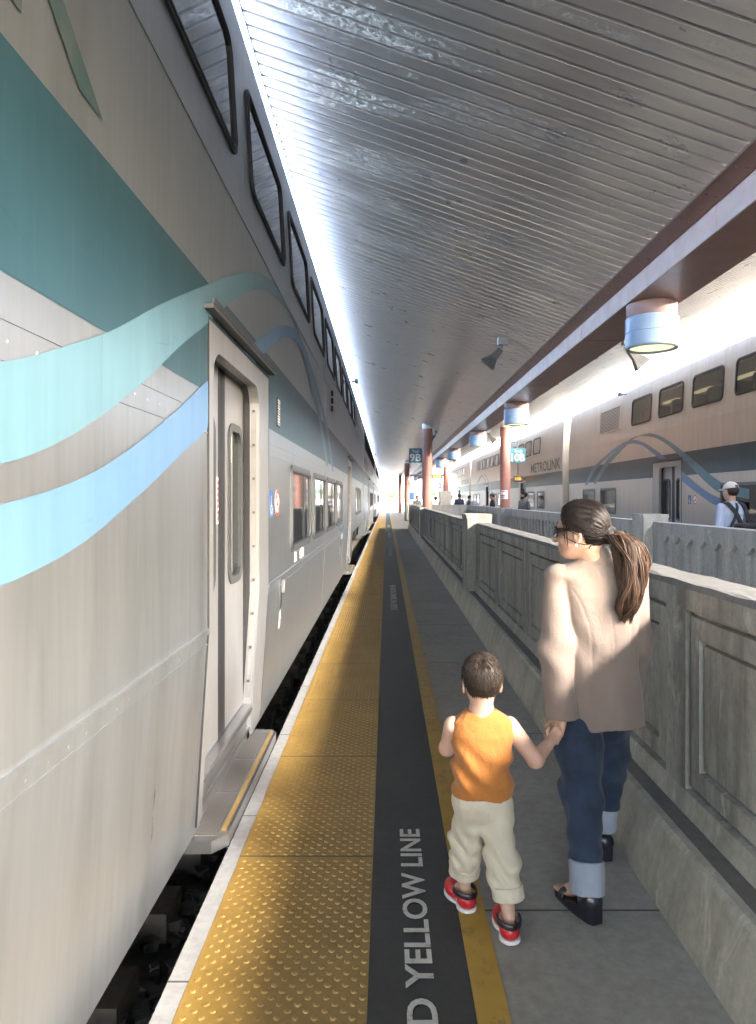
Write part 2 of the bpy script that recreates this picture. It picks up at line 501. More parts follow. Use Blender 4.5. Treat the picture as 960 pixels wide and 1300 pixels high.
# loose ballast stones in the gap beside the near train
st = MB()
for i in range(2600):
    y = 1.4 + 22 * random.random() ** 1.7; x = random.uniform(-1.6, -.76)
    if ((y - Y0) % .62) < .25 and x < T1C + 1.42 and random.random() < .9: continue
    r = random.uniform(.022, .05); z = -.52 + r * .4 + random.uniform(0, .06)
    ph = [random.uniform(.7, 1.2) for _ in range(8)]
    vs_ = []
    a0 = random.random() * 6
    for k, zz in ((0, -.5), (1, .5)):
        for j in range(4):
            a = a0 + j * 1.57 + k * .5; q = r * ph[k * 4 + j]
            vs_.append((x + q * math.cos(a), y + q * math.sin(a), z + zz * r * ph[j]))
    st.add(vs_, [(3, 2, 1, 0), (4, 5, 6, 7), (0, 1, 5, 4), (1, 2, 6, 5), (2, 3, 7, 6), (3, 0, 4, 7)])
tag(st.build('ballast_stones', M['ballast']), kind='stuff')

def slab(name, x0, x1, y0, y1, z, mat, th=.5):
    b = MB(); b.box(x0, x1, y0, y1, z - th, z)
    return tag(b.build(name, mat), kind='structure')
XY0, XY1 = -.675, -.0635       # tactile strip
XL0, XL1 = .285, .392          # thin yellow line
slab('platform_edge', XE0, XY0, Y0, Y1, .0, M['coping'], .09)
b = MB(); b.box(XE0 + .03, XY0, Y0, Y1, -.6, -.092)
tag(b.build('platform_side', M['plat_side']), kind='structure')
slab('platform_floor', XY0 + .001, RX0, Y0, Y1, -.006, M['floor'])
slab('platform_floor_across', RX0 + .001, RX1, RY1, Y1, -.006, M['floor'])
slab('platform_floor_back', RX0 + .001, RX1, Y0, RY0, -.006, M['floor'])
slab('platform_floor_opposite', RX1 + .001, XE1, Y0, Y1, -.006, M['floor'])
b = MB(); b.add([(RX0, RY0, -.02), (RX1, RY0, -.02), (RX1, RY1, -.46), (RX0, RY1, -.46)], [(0, 1, 2, 3)])
tag(b.build('ramp_floor', M['floor']), kind='structure')
b = MB(); b.box(XE1 - .62, XE1 - .07, Y0, 110, -.005, .002)
tag(b.build('opposite_yellow_strip', M['yellow']), kind='structure')

# tactile strip with truncated domes
tb = MB(); tb.box(XY0 + .002, XY1, Y0, 110, -.05, .0)
dv, df = [], []
S = .0598
row = 0; y = 1.55
while y < 46:
    n = 8 if y < 9 else (6 if y < 20 else 4)
    x = XY0 + .028 + (S / 2 if row % 2 else 0)
    ph = (y - 3.2) % 1.24
    if .012 < ph < 1.228:
        while x < XY1 - .012:
            b0 = len(dv)
            rr = random.uniform(.93, 1.05); hh = random.uniform(.8, 1.05) * .0055
            if random.random() < .025: hh *= .3
            for rad, z in ((.0125, .0), (.0108, hh * .75), (.0068, hh)):
                for k in range(n):
                    a = 2 * math.pi * (k + .5) / n
                    dv.append((x + rad * rr * math.cos(a), y + rad * rr * math.sin(a), z))
            for i in range(2):
                for k in range(n):
                    k2 = (k + 1) % n
                    df.append((b0 + i * n + k, b0 + i * n + k2, b0 + (i + 1) * n + k2, b0 + (i + 1) * n + k))
            df.append(tuple(b0 + 2 * n + k for k in range(n)))
            x += S
    y += S / 2; row += 1
tb.add(dv, df)
tp = tb.build('tactile_paving', M['yellow'])
tag(tp, kind='structure')
slab('black_strip', XY1 + .001, XL0, Y0, 78, -.002, M['blackstrip'], .02)
slab('yellow_line', XL0 + .0005, XL1, Y0, 110, .0, M['yellow_line'], .02)
flo = lambda u, v, d: (.163 - v, u, d)       # u along +Y, v to the left (-X)
for k in range(5):
    m_ = MB()
    ye = 3.466 + 9.7 * k; ys = ye - 2.92
    vs_, fs = text_fit('PLEASE WAIT BEHIND YELLOW LINE', ys, ye, 0, .10, flo, .0022, .022)
    m_.add(vs_, fs)
    tag(m_.build('platform_marking', M['stencil']), kind='structure')
flo2 = lambda u, v, d: (.372 - v, u, d)
for k in range(3):
    m_ = MB()
    vs_, fs = text_fit('PLEASE WAIT BEHIND YELLOW LINE', 5.2 + 9.7 * k, 8.1 + 9.7 * k, 0, .068, flo2, .0035, .005)
    m_.add(vs_, fs)
    tag(m_.build('line_marking', M['stencil_worn']), kind='structure')

# ------------------------------------------------------------------ ramp walls
WX, WT, WZ = 1.30, .22, 1.28
to_front = lambda u, v, d: (WX + d, u, v)      # u = Y, v = Z, d = into the wall
def panel_wall(y0, y1, panels):
    """concrete wall face with sunk rectangular panels; returns builders"""
    w = MB(); foot = MB(); cap = MB()
    holes = [[(a, .378), (b_, .378), (b_, 1.16), (a, 1.16)] for a, b_ in panels]
    outer = [(y0, .285), (y1, .285), (y1, WZ - .03), (y0, WZ - .03)]
    w.sheet(outer, to_front, 0, holes)
    for a, b_ in panels:
        rr_ = lambda m_: [(a + m_, .378 + m_), (b_ - m_, .378 + m_), (b_ - m_, 1.16 - m_), (a + m_, 1.16 - m_)]
        lv = [(rr_(0), 0), (rr_(.003), .034), (rr_(.020), .034), (rr_(.026), .012), (rr_(.110), .010), (rr_(.113), .040), (rr_(.128), .040), (rr_(.134), .022)]
        for (r0, d0), (r1, d1) in zip(lv[:-1], lv[1:]):
            for k in range(4):
                k2 = (k + 1) % 4
                w.add([to_front(*r0[k], d0), to_front(*r0[k2], d0), to_front(*r1[k2], d1), to_front(*r1[k], d1)], [(0, 1, 2, 3)])
        w.sheet(rr_(.134), to_front, .022)
    # back, ends, top under the cap
    X2 = WX + WT
    w.add([(X2, y0, -.5), (X2, y1, -.5), (X2, y1, WZ - .03), (X2, y0, WZ - .03)], [(0, 1, 2, 3)])
    for yy in (y0, y1):
        w.add([(WX, yy, .285), (X2, yy, .285), (X2, yy, WZ - .03), (WX, yy, WZ - .03)], [(0, 1, 2, 3)])
    # rough cap
    n = max(2, int((y1 - y0) / .12))
    ys = [y0 + (y1 - y0) * i / n for i in range(n + 1)]
    prof0 = [(WX + .0, WZ - .03), (WX + .008, WZ - .004), (WX + .03, WZ), (X2 - .03, WZ), (X2, WZ - .02), (X2, WZ - .03)]
    vs_ = []
    for yy in ys:
        for j, (px, pz) in enumerate(prof0):
            q = 0 if j in (0, 5) else random.uniform(-.004, .004)
            vs_.append((px + q, yy, pz + q))
    k = len(prof0); fs = []
    for i in range(n):
        for j in range(k - 1):
            fs.append((i * k + j, i * k + j + 1, (i + 1) * k + j + 1, (i + 1) * k + j))
    cap.add(vs_, fs)
    # sloping pale foot
    foot.add([(WX - .022, y0, .288), (WX - .022, y1, .288), (WX - .002, y1, .375), (WX - .002, y0, .375)], [(0, 1, 2, 3)])
    return w, foot, cap
def curb(y0, y1):
    c_ = MB(); l_ = MB()
    c_.prism([(1.089, -.05), (1.095, .03), (1.150, .268), (1.166, .29), (1.20, .29), (1.20, -.05)], lambda u, v, d: (u, d, v), y0, y1)
    l_.box(1.2005, WX + .02, y0, y1, -.05, .283)
    return c_, l_
sections = [(-9.8, 10.17, [(3.04 - 1.71 * k, 3.04 - 1.71 * k + 1.5) for k in range(-4, 8)]),
            (10.81, 24.5, [(10.92 + 1.70 * k, 10.92 + 1.70 * k + 1.5) for k in range(8)]),
            (25.4, 36.1, [(25.55 + 1.76 * k, 25.55 + 1.76 * k + 1.5) for k in range(6)])]
sections[0] = (-9.8, 10.17, [(9.88 - 1.5 - 1.71 * k, 9.88 - 1.71 * k) for k in range(11)])
wl = ['weathered concrete wall section beside the walking woman, with sunk rectangular panels', 'concrete wall section between the capped pier and the first brown column', 'short far concrete wall section beyond the first brown column']
for (a, b_, pn), lab in zip(sections, wl):
    e = empty('ramp_wall', (WX, a, 0), lab, 'wall', 'panelled walls along the platform ramp')
    w, f_, c_ = panel_wall(a, b_, pn)
    w.build('panel_face', M['wall'], e); f_.build('foot_moulding', M['wall_foot'], e); c_.build('coping', M['wall_cap'], e)
    k_, l_ = curb(a, b_)
    k_.build('kerb', M['wall_foot'], e); l_.build('ledge', M['ledge'], e)
def pier(y0, y1, top, label, mat, x0=1.168, x1=1.53):
    e = empty('wall_pier', ((x0 + x1) / 2, (y0 + y1) / 2, 0), label, 'pier', 'piers of the ramp walls')
    p = MB()
    p.prism([(x0 + .012, y0), (x1 - .012, y0), (x1, y0 + .012), (x1, y1 - .012), (x1 - .012, y1), (x0 + .012, y1), (x0, y1 - .012), (x0, y0 + .012)], lambda u, v, d: (u, v, d), -.3, top - .06)
    p.build('shaft', mat, e)
    c_ = MB(); c_.box(x0 - .006, x1 + .006, y0 - .006, y1 + .006, top - .06, top)
    c_.build('coping', M['wall'] if mat is M['wall'] else mat, e)
    if x0 < 2:
        k_ = MB()
        k_.prism([(1.089, -.05), (1.095, .03), (1.150, .268), (1.1675, .29), (1.1675, -.05)], lambda u, v, d: (u, d, v), y0 + .0005, y1 - .0005)
        k_.build('kerb', M['wall_foot'], e)
pier(10.172, 10.808, 1.405, 'square concrete pier with flat cap, rising between two panelled wall sections', M['wall'])
pier(24.502, 25.398, 1.30, 'concrete pier under the first brown column in the near wall', M['wall'])
pier(36.102, 36.6, 1.34, 'concrete end pier at the far end of the near ramp wall', M['wall'])
# opposite ramp wall with pointed recesses
W2X = 4.20
to_back = lambda u, v, d: (W2X + d, u, v)
def picket_wall(y0, y1, first, label):
    e = empty('ramp_wall', (W2X, y0, 0), label, 'wall', 'grey ramp walls with pointed recesses')
    w = MB(); holes = []
    yy = first
    while yy - .16 > y0 + .05: yy -= .405
    while yy + .16 < y1 - .03:
        if yy - .16 > y0 + .03:
            holes.append([(yy - .15, .18), (yy + .15, .18), (yy + .15, .965), (yy, 1.075), (yy - .15, .965)])
        yy += .405
    w.sheet([(y0, -.5), (y1, -.5), (y1, 1.267), (y0, 1.267)], to_back, 0, holes)
    for h in holes:
        n = len(h)
        for k in range(n):
            k2 = (k + 1) % n
            w.add([to_back(*h[k], 0), to_back(*h[k2], 0), to_back(*h[k2], .05), to_back(*h[k], .05)], [(0, 1, 2, 3)])
        w.sheet(h, to_back, .05)
    X2 = W2X + .22
    w.add([(X2, y0, -.1), (X2, y1, -.1), (X2, y1, 1.267), (X2, y0, 1.267)], [(0, 1, 2, 3)])
    w.add([(W2X, y0, 1.267), (X2, y0, 1.267), (X2, y1, 1.267), (W2X, y1, 1.267)], [(0, 1, 2, 3)])
    for q in (y0, y1):
        w.add([(W2X, q, -.5), (X2, q, -.5), (X2, q, 1.267), (W2X, q, 1.267)], [(0, 1, 2, 3)])
    w.build('picket_face', M['wall_blue'], e)
picket_wall(-9.8, 11.0, 8.01, 'grey concrete ramp wall with pointed recesses in front of the man in the white cap')
picket_wall(11.502, 24.7, 11.9, 'grey concrete ramp wall with pointed recesses, between the grey pier and the column with the flyer')
picket_wall(25.6, 36.1, 25.9, 'far grey concrete ramp wall with pointed recesses beyond the column with the flyer')
pier(11.002, 11.50, 1.385, 'grey concrete pier of the opposite ramp wall, behind the head of the woman', M['wall_blue'], 4.04, 4.44)
pier(24.702, 25.598, 1.29, 'grey concrete pier under the column with the flyer', M['wall_blue'], 4.04, 4.44)
e = empty('ramp_wall', (2.85, RY1, 0), 'plain grey concrete cross wall closing the far end of the ramp', 'wall')
w = MB(); w.box(1.535, 4.42, 36.12, 36.4, -.5, 1.24); w.build('wall_face', M['wall_blue'], e)
w = MB(); w.box(1.535, 4.42, 36.10, 36.42, 1.242, 1.285); w.build('coping', M['wall_blue'], e)

# ------------------------------------------------------------------ canopy
BX0, BX1 = 2.50, 3.04
BC = (BX0 + BX1) / 2
DX0, DZ0, SL = 2.36, 3.92, .35
def deck_z(x):                     # underside of the butterfly roof
    return DZ0 + SL * ((DX0 - x) if x < BC else (x - (2 * BC - DX0)))
def canopy(y0, y1, label, detail=True):
    e = empty('platform_canopy', (BC, y0, 4.0), label, 'canopy', 'canopies over the platform')
    pitch = .152
    prof = [(0, 0), (.006, .022), (.026, .024), (.032, .0), (.07, -.002), (.11, -.002)]
    ys = []; y = y0
    while y < y1:
        for a, h in prof:
            if y + a < y1: ys.append((y + a, h))
        y += pitch
    ys.append((y1, 0))
    for side in (-1, 1):
        b = MB()
        xin = DX0 if side < 0 else 2 * BC - DX0
        xout = -1.03 if side < 0 else 6.22
        xs = [xin, xin + (xout - xin) * .5, xout]
        vs_ = []; fs = []
        for yy, h in ys:
            for x in xs: vs_.append((x, yy, deck_z(x) + h))
        n = len(xs)
        for i in range(len(ys) - 1):
            for j in range(n - 1):
                fs.append((i * n + j, i * n + j + 1, (i + 1) * n + j + 1, (i + 1) * n + j))
        b.add(vs_, fs)
        # upper skin and edge trim
        zt = .12
        b.add([(xin, y0, deck_z(xin) + zt), (xout, y0, deck_z(xout) + zt), (xout, y1, deck_z(xout) + zt), (xin, y1, deck_z(xin) + zt)], [(0, 1, 2, 3)])
        b.add([(xout, y0, deck_z(xout) - .01), (xout, y1, deck_z(xout) - .01), (xout, y1, deck_z(xout) + zt), (xout, y0, deck_z(xout) + zt)], [(0, 1, 2, 3)])
        for q in (y0, y1):
            b.add([(xin, q, deck_z(xin)), (xout, q, deck_z(xout)), (xout, q, deck_z(xout) + zt), (xin, q, deck_z(xin) + zt)], [(0, 1, 2, 3)])
        b.build('roof_deck', M['deck'], e)
    # box beam: fascia faces + soffit, seams every few metres
    Z0, Z1 = 3.665, 3.875
    y = y0; f = MB(); sft = MB()
    L = 3.66
    while y < y1 - .01:
        ye = min(y + L, y1)
        f.box(BX0 + random.uniform(-.003, .003), BX0 + .05, y + .004, ye - .004, Z0 + .004, Z1)
        f.box(BX1 - .05, BX1 + random.uniform(-.003, .003), y + .004, ye - .004, Z0 + .004, Z1)
        sft.box(BX0 + .006, BX1 - .006, y + .003, ye - .003, Z0 - random.uniform(0, .006), Z0 + .03)
        y = ye
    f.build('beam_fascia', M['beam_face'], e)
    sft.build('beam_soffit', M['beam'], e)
    fl = MB()
    for s in (-1, 1):
        xa = DX0 - .02 if s < 0 else 2 * BC - DX0 + .02
        xb = BX0 + .03 if s < 0 else BX1 - .03
        xm = BX0 - .004 if s < 0 else BX1 + .004
        fl.add([(xa, y0, DZ0 - .006), (xa, y1, DZ0 - .006), (xm, y1, Z1 + .002), (xm, y0, Z1 + .002)], [(0, 1, 2, 3)])
        fl.add([(xm, y0, Z1 + .002), (xm, y1, Z1 + .002), (xb, y1, Z1 + .002), (xb, y0, Z1 + .002)], [(0, 1, 2, 3)])
        y = y0 + .2
        while detail and y < min(y1, 40):
            for q in (.25, .7):
                xx_ = xa + (xm - xa) * q; zz_ = DZ0 - .008 + (Z1 - DZ0) * q
                fl.box(xx_ - .008, xx_ + .008, y - .008, y + .008, zz_ - .006, zz_ + .004)
            y += .45
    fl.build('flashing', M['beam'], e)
    tr_ = MB()
    xl = DX0 - .03
    tr_.add([(xl, y0, deck_z(xl) - .004), (xl, y1, deck_z(xl) - .004), (xl + .022, y1, deck_z(xl + .022) - .008), (xl + .022, y0, deck_z(xl + .022) - .008)], [(0, 1, 2, 3)])
    tr_.build('drip_edge', M['galv'], e)
    if detail:
        p = MB(); p.tube([(3.42, y0 + .3, deck_z(3.42) - .05), (3.42, y1 - .3, deck_z(3.42) - .05)], .022, 8)
        y = y0 + 1
        while y < y1:
            p.box(3.39, 3.45, y, y + .05, deck_z(3.42) - .085, deck_z(3.42)); y += 2.6
        p.build('conduit', M['beam'], e)
    return e
canopy(-13.0, 84.0, 'long corrugated butterfly canopy with mauve box beam over the near platform')

# ------------------------------------------------------------------ columns
def column(x, y, label):
    e = empty('canopy_column', (x, y, 0), label, 'column', 'brown columns carrying the canopy')
    zt = deck_z(x) + .01
    MB().lathe((x, y, 0), [(.183, 0), (.183, zt - .14)], 28).build('shaft', M['column'], e, True)
    MB().lathe((x, y, 0), [(.186, zt - .14), (.19, zt - .11), (.19, zt + .06)], 28).build('top_ring', M['white'], e, True)
    return e
XC0, XC1 = 1.45, 4.24
clab = {(0, 25): 'nearest brown column on the near side, rising from the wall beside the teal track sign reading 9B',
        (1, 25): 'nearest brown column on the far side, carrying the teal track sign reading 10B and a flyer',
        (0, 50): 'second brown column on the near side, holding one end of the display bar',
        (1, 50): 'second brown column on the far side, behind the electronic display'}
for yy in (25, 50, 75):
    for k, xx_ in enumerate((XC0, XC1)):
        c_ = column(xx_, yy, clab.get((k, yy), 'farthest brown column under the canopy, %s' % ('left of the far display board' if k == 0 else 'close to the far train')))
        if yy < 30:
            base = 1.30 if k == 0 else 1.29
b = MB(); b.lathe((XC0, 50, 0), [(.188, 0), (.188, 1.35)], 28)
tag(b.build('column_guard', M['wall'], None, True), 'grey lower sleeve round the second brown column', 'column guard')

# flyer on the far column
fy = MB()
n = 8; vs_ = []; fs = []
for i in range(n + 1):
    a = R(180 + 62 * (i / n) * 2 - 12)
    for z in (1.60, 1.92):
        vs_.append((XC1 + .1865 * math.cos(a), 25 + .1865 * math.sin(a), z))
for i in range(n): fs.append((2 * i, 2 * i + 2, 2 * i + 3, 2 * i + 1))
fy.add(vs_, fs)
fo = fy.build('flyer', M['white']); tag(fo, 'white flyer with blue and red print wrapped on the brown column', 'flyer')
for (a0, a1, z0, z1, mt) in ((190, 215, 1.85, 1.90, 'blue_sign'), (225, 262, 1.86, 1.885, 'blue_sign'), (195, 255, 1.70, 1.74, 'red'), (195, 240, 1.64, 1.665, 'blue_sign')):
    q = MB(); vs_ = []; fs = []
    for i in range(6):
        a = R(a0 + (a1 - a0) * i / 5)
        for z in (z0, z1): vs_.append((XC1 + .189 * math.cos(a), 25 + .189 * math.sin(a), z))
    for i in range(5): fs.append((2 * i, 2 * i + 2, 2 * i + 3, 2 * i + 1))
    q.add(vs_, fs); q.build('printing', M[mt], fo)

# ------------------------------------------------------------------ drum lamps under the beam
LY = [7.3, 14.9, 21.2, 28.6, 35.6, 42.8, 50.2, 57.5, 64.8]
lamps = []
lname = ['nearest and largest light blue drum lamp under the mauve beam', 'second light blue drum lamp from the camera, left of the 10B column', 'third light blue drum lamp under the beam, between the two near columns',
         'fourth light blue drum lamp under the beam', 'fifth light blue drum lamp under the beam', 'sixth light blue drum lamp under the beam', 'small far drum lamp under the beam, seventh along', 'tiny far drum lamp under the beam, eighth along', 'tiny farthest drum lamp under the beam']
def drum(y):
    e = empty('drum_lamp', (BC, y, 3.66))
    MB().lathe((BC, y, 3.66), [(.252, .0), (.252, -.135), (.244, -.14)], 40).build('mounting_ring', M['beam_light'], e, True)
    MB().lathe((BC, y, 3.66), [(.20, -.135), (.255, -.14), (.265, -.15), (.266, -.298), (.259, -.302), (.259, -.308), (.266, -.312), (.268, -.44), (.262, -.452)], 48).build('drum', M['lamp_blue'], e)
    MB().lathe((BC, y, 3.66), [(.262, -.452), (.258, -.462), (.228, -.462), (.225, -.43)], 48).build('rim', M['galv'], e, True)
    MB().lathe((BC, y, 3.66), [(.2255, -.440), (.001, -.436)], 48).build('lens', M['lamp_lens'], e)
    return e
proto = drum(LY[0])
for i, y in enumerate(LY):
    o = proto if i == 0 else copy_tree(proto)
    o.location.y = y
    tag(o, lname[i], 'lamp', 'drum lamps under the canopy beam')

# ------------------------------------------------------------------ floodlights on the deck
def flood(x, y, sgn):
    z = deck_z(x)
    e = empty('floodlight', (x, y, z))
    b = MB(); b.box(x - .075, x + .075, y - .06, y + .06, z - .10, z + .02); b.build('junction_box', M['galv'], e)
    b = MB(); b.tube([(x, y, z - .1), (x + sgn * .02, y, z - .15), (x + sgn * .04, y, z - .19)], .025, 10); b.build('swivel_arm', M['galv'], e, True)
    dirv = Vector((sgn * .62, .05, -.70)).normalized()
    p0 = Vector((x + sgn * .03, y, z - .17))
    up = dirv.cross(Vector((0, 1, 0))).normalized(); sd = dirv.cross(up)
    b = MB(); rings = []
    for t_, hw, hh in ((0, .045, .045), (.10, .055, .05), (.16, .06, .05), (.32, .13, .075)):
        c_ = p0 + dirv * t_
        rings.append([c_ + up * hw * i + sd * hh * j for i, j in ((-1, -1), (1, -1), (1, 1), (-1, 1))])
    vs_ = [q for r_ in rings for q in r_]; fs = [(3, 2, 1, 0)]
    for i in range(3):
        for k in range(4):
            fs.append((i * 4 + k, i * 4 + (k + 1) % 4, (i + 1) * 4 + (k + 1) % 4, (i + 1) * 4 + k))
    b.add(vs_, fs); b.build('lamp_head', M['flood_head'], e)
    b = MB(); c_ = p0 + dirv * .322
    ro = [c_ + up * .135 * i + sd * .08 * j for i, j in ((-1, -1), (1, -1), (1, 1), (-1, 1))]
    ri = [c_ + up * .115 * i + sd * .06 * j for i, j in ((-1, -1), (1, -1), (1, 1), (-1, 1))]
    rb = [q - dirv * .02 for q in ri]
    b.add(ro + ri + rb, [(k, (k + 1) % 4, 4 + (k + 1) % 4, 4 + k) for k in range(4)] + [(4 + k, 4 + (k + 1) % 4, 8 + (k + 1) % 4, 8 + k) for k in range(4)])
    b.build('bezel', M['bright_steel'], e)
    b = MB(); b.add(rb, [(0, 1, 2, 3)]); b.build('lens', M['black'], e)
    return e
fls = []
for k, sx in enumerate((1.8, 2 * BC - 1.8)):
    p_ = flood(sx, 10.85, -1 if k == 0 else 1)
    side = 'left' if k == 0 else 'right'
    for i, y in enumerate((10.85, 25.7, 40.5, 55.5)):
        o = p_ if i == 0 else copy_tree(p_)
        o.location.y = y
        tag(o, ['nearest floodlight on the grey deck left of the beam', 'floodlight on the deck beside the first brown column', 'third floodlight along the left deck, far off', 'farthest floodlight along the left deck'][i] if k == 0 else
            ['floodlight showing below the nearest blue drum lamp', 'floodlight on the right deck just right of the second drum lamp', 'third floodlight along the right deck, far off', 'farthest floodlight along the right deck'][i], 'floodlight', 'floodlights on the canopy deck')

# ------------------------------------------------------------------ track signs
fac = lambda u, v, d: (u, d, v)          # faces the camera
def track_sign(x0, x1, z0, z1, y, num, label):
    e = empty('track_sign', ((x0 + x1) / 2, y, z0), label, 'sign', 'teal track number signs')
    b = MB(); b.prism(rrect(x0, x1, z0, z1, .02, 3), fac, y, y + .05); b.build('panel', M['sign_teal'], e)
    w_ = x1 - x0; h = z1 - z0
    b = MB()
    vs_, fs = text_fit('Track', x0 + w_ * .25, x0 + w_ * .78, z0 + h * .70, z0 + h * .90, fac, y - .004, .0); b.add(vs_, fs)
    vs_, fs = text_fit(num, x0 + w_ * .07, x0 + w_ * .93, z0 + h * .10, z0 + h * .62, fac, y - .004, .022); b.add(vs_, fs)
    b.build('lettering', M['white'], e)
track_sign(.80, 1.262, 2.90, 3.42, 25.0, '9B', 'teal sign reading Track 9B on the nearest near-side column')
track_sign(4.43, 4.98, 2.90, 3.43, 25.0, '10B', 'teal sign reading Track 10B on the column with the flyer')
# electronic display on a bar between the second pair of columns
e = empty('display_board', (3.0, 50, 3.0), 'dark electronic display with orange digits hung on a bar between columns', 'display')
b = MB(); b.tube([(XC0 + .185, 50, 3.27), (XC1 - .185, 50, 3.27)], .05, 10); b.build('bar', M['column'], e, True)
b = MB(); b.prism(rrect(2.25, 4.0, 3.0, 3.30, .05, 3), fac, 49.8, 49.945); b.build('housing', M['dark_steel'], e)
b = MB()
vs_, fs = text_fit('9B', 3.32, 3.86, 3.05, 3.25, fac, 49.79, .03); b.add(vs_, fs)
b.build('digits', M['led'], e)
e = empty('info_sign', (3.8, 49.9, 2.2), 'white information sign with a dark symbol hanging below the electronic display', 'sign')
b = MB(); b.box(3.58, 4.05, 49.87, 49.93, 2.22, 2.96); b.build('panel', M['white'], e)
b = MB(); b.box(3.77, 3.86, 49.86, 49.868, 2.42, 2.66); b.box(3.70, 3.86, 49.86, 49.868, 2.66, 2.72); b.box(3.68, 3.95, 49.86, 49.868, 2.33, 2.40); b.lathe((3.815, 49.864, 2.80), [(.045, -.03), (.045, .03), (.001, .03)], 12)
b.build('symbol', M['blue_sign'], e)
b = MB(); b.tube([(3.65, 49.9, 2.95), (3.65, 49.9, 3.02)], .015, 6); b.tube([(3.98, 49.9, 2.95), (3.98, 49.9, 3.02)], .015, 6); b.build('hanger', M['galv'], e)
# second LED board reflected / seen on the other side near the far train
e = empty('display_board', (5.0, 31, 2.2), 'small electronic display with orange digits in front of the far train', 'display')
b = MB(); b.box(6.05, 6.45, 33.2, 33.32, 2.42, 2.68); b.build('housing', M['dark_steel'], e)
b = MB(); vs_, fs = text_fit('10B', 6.10, 6.40, 2.48, 2.62, fac, 33.19, .03); b.add(vs_, fs); b.build('digits', M['led'], e)
b = MB(); b.tube([(6.25, 33.27, 2.68), (6.25, 33.27, deck_z(6.25))], .025, 8); b.build('drop_rod', M['galv'], e)
# totem, cabinet, bins
e = empty('poster_totem', (2.06, 57, 0), 'tall white and blue information totem beyond the second brown column', 'totem')
b = MB(); b.box(1.82, 2.28, 57, 57.3, 0, 3.1); b.build('body', M['white'], e)
b = MB(); b.box(1.87, 2.23, 56.99, 56.998, 1.5, 2.1); b.build('blue_poster', M['blue_sign'], e)
b = MB(); b.box(1.87, 2.23, 56.99, 56.998, 2.3, 2.95); b.build('pale_poster', M['lamp_blue'], e)
e = empty('utility_cabinet', (3.2, 38.5, 0), 'tall beige grey utility cabinet behind the cross wall at the ramp end', 'cabinet')
b = MB(); b.box(2.92, 3.53, 38.4, 39.0, 0, 1.97); b.build('body', M['cabinet'], e)
b = MB(); b.box(2.89, 3.56, 38.37, 39.03, 1.972, 2.01); b.build('lid', M['cabinet'], e)
b = MB(); b.box(2.96, 3.21, 38.385, 38.398, .1, 1.92); b.box(3.24, 3.49, 38.385, 38.398, .1, 1.92); b.build('door', M['cabinet'], e)
e = empty('litter_bin', (4.72, 37.5, 0), 'round grey litter bin with domed lid behind the far end of the ramp wall', 'bin')
MB().lathe((4.72, 37.5, 0), [(.20, 0), (.24, .05), (.24, 1.2)], 24).build('drum', M['galv'], e, True)
MB().lathe((4.72, 37.5, 0), [(.25, 1.2), (.25, 1.3), (.21, 1.42), (.1, 1.49), (.001, 1.51)], 24).build('lid', M['wall_blue'], e, True)
e = empty('bollard', (1.9, 49, 0), 'short brown bollard right of the second brown column', 'bollard')
MB().lathe((1.78, 48, 0), [(.09, 0), (.09, 1.0), (.06, 1.06), (.001, 1.08)], 16).build('post', M['column'], e, True)

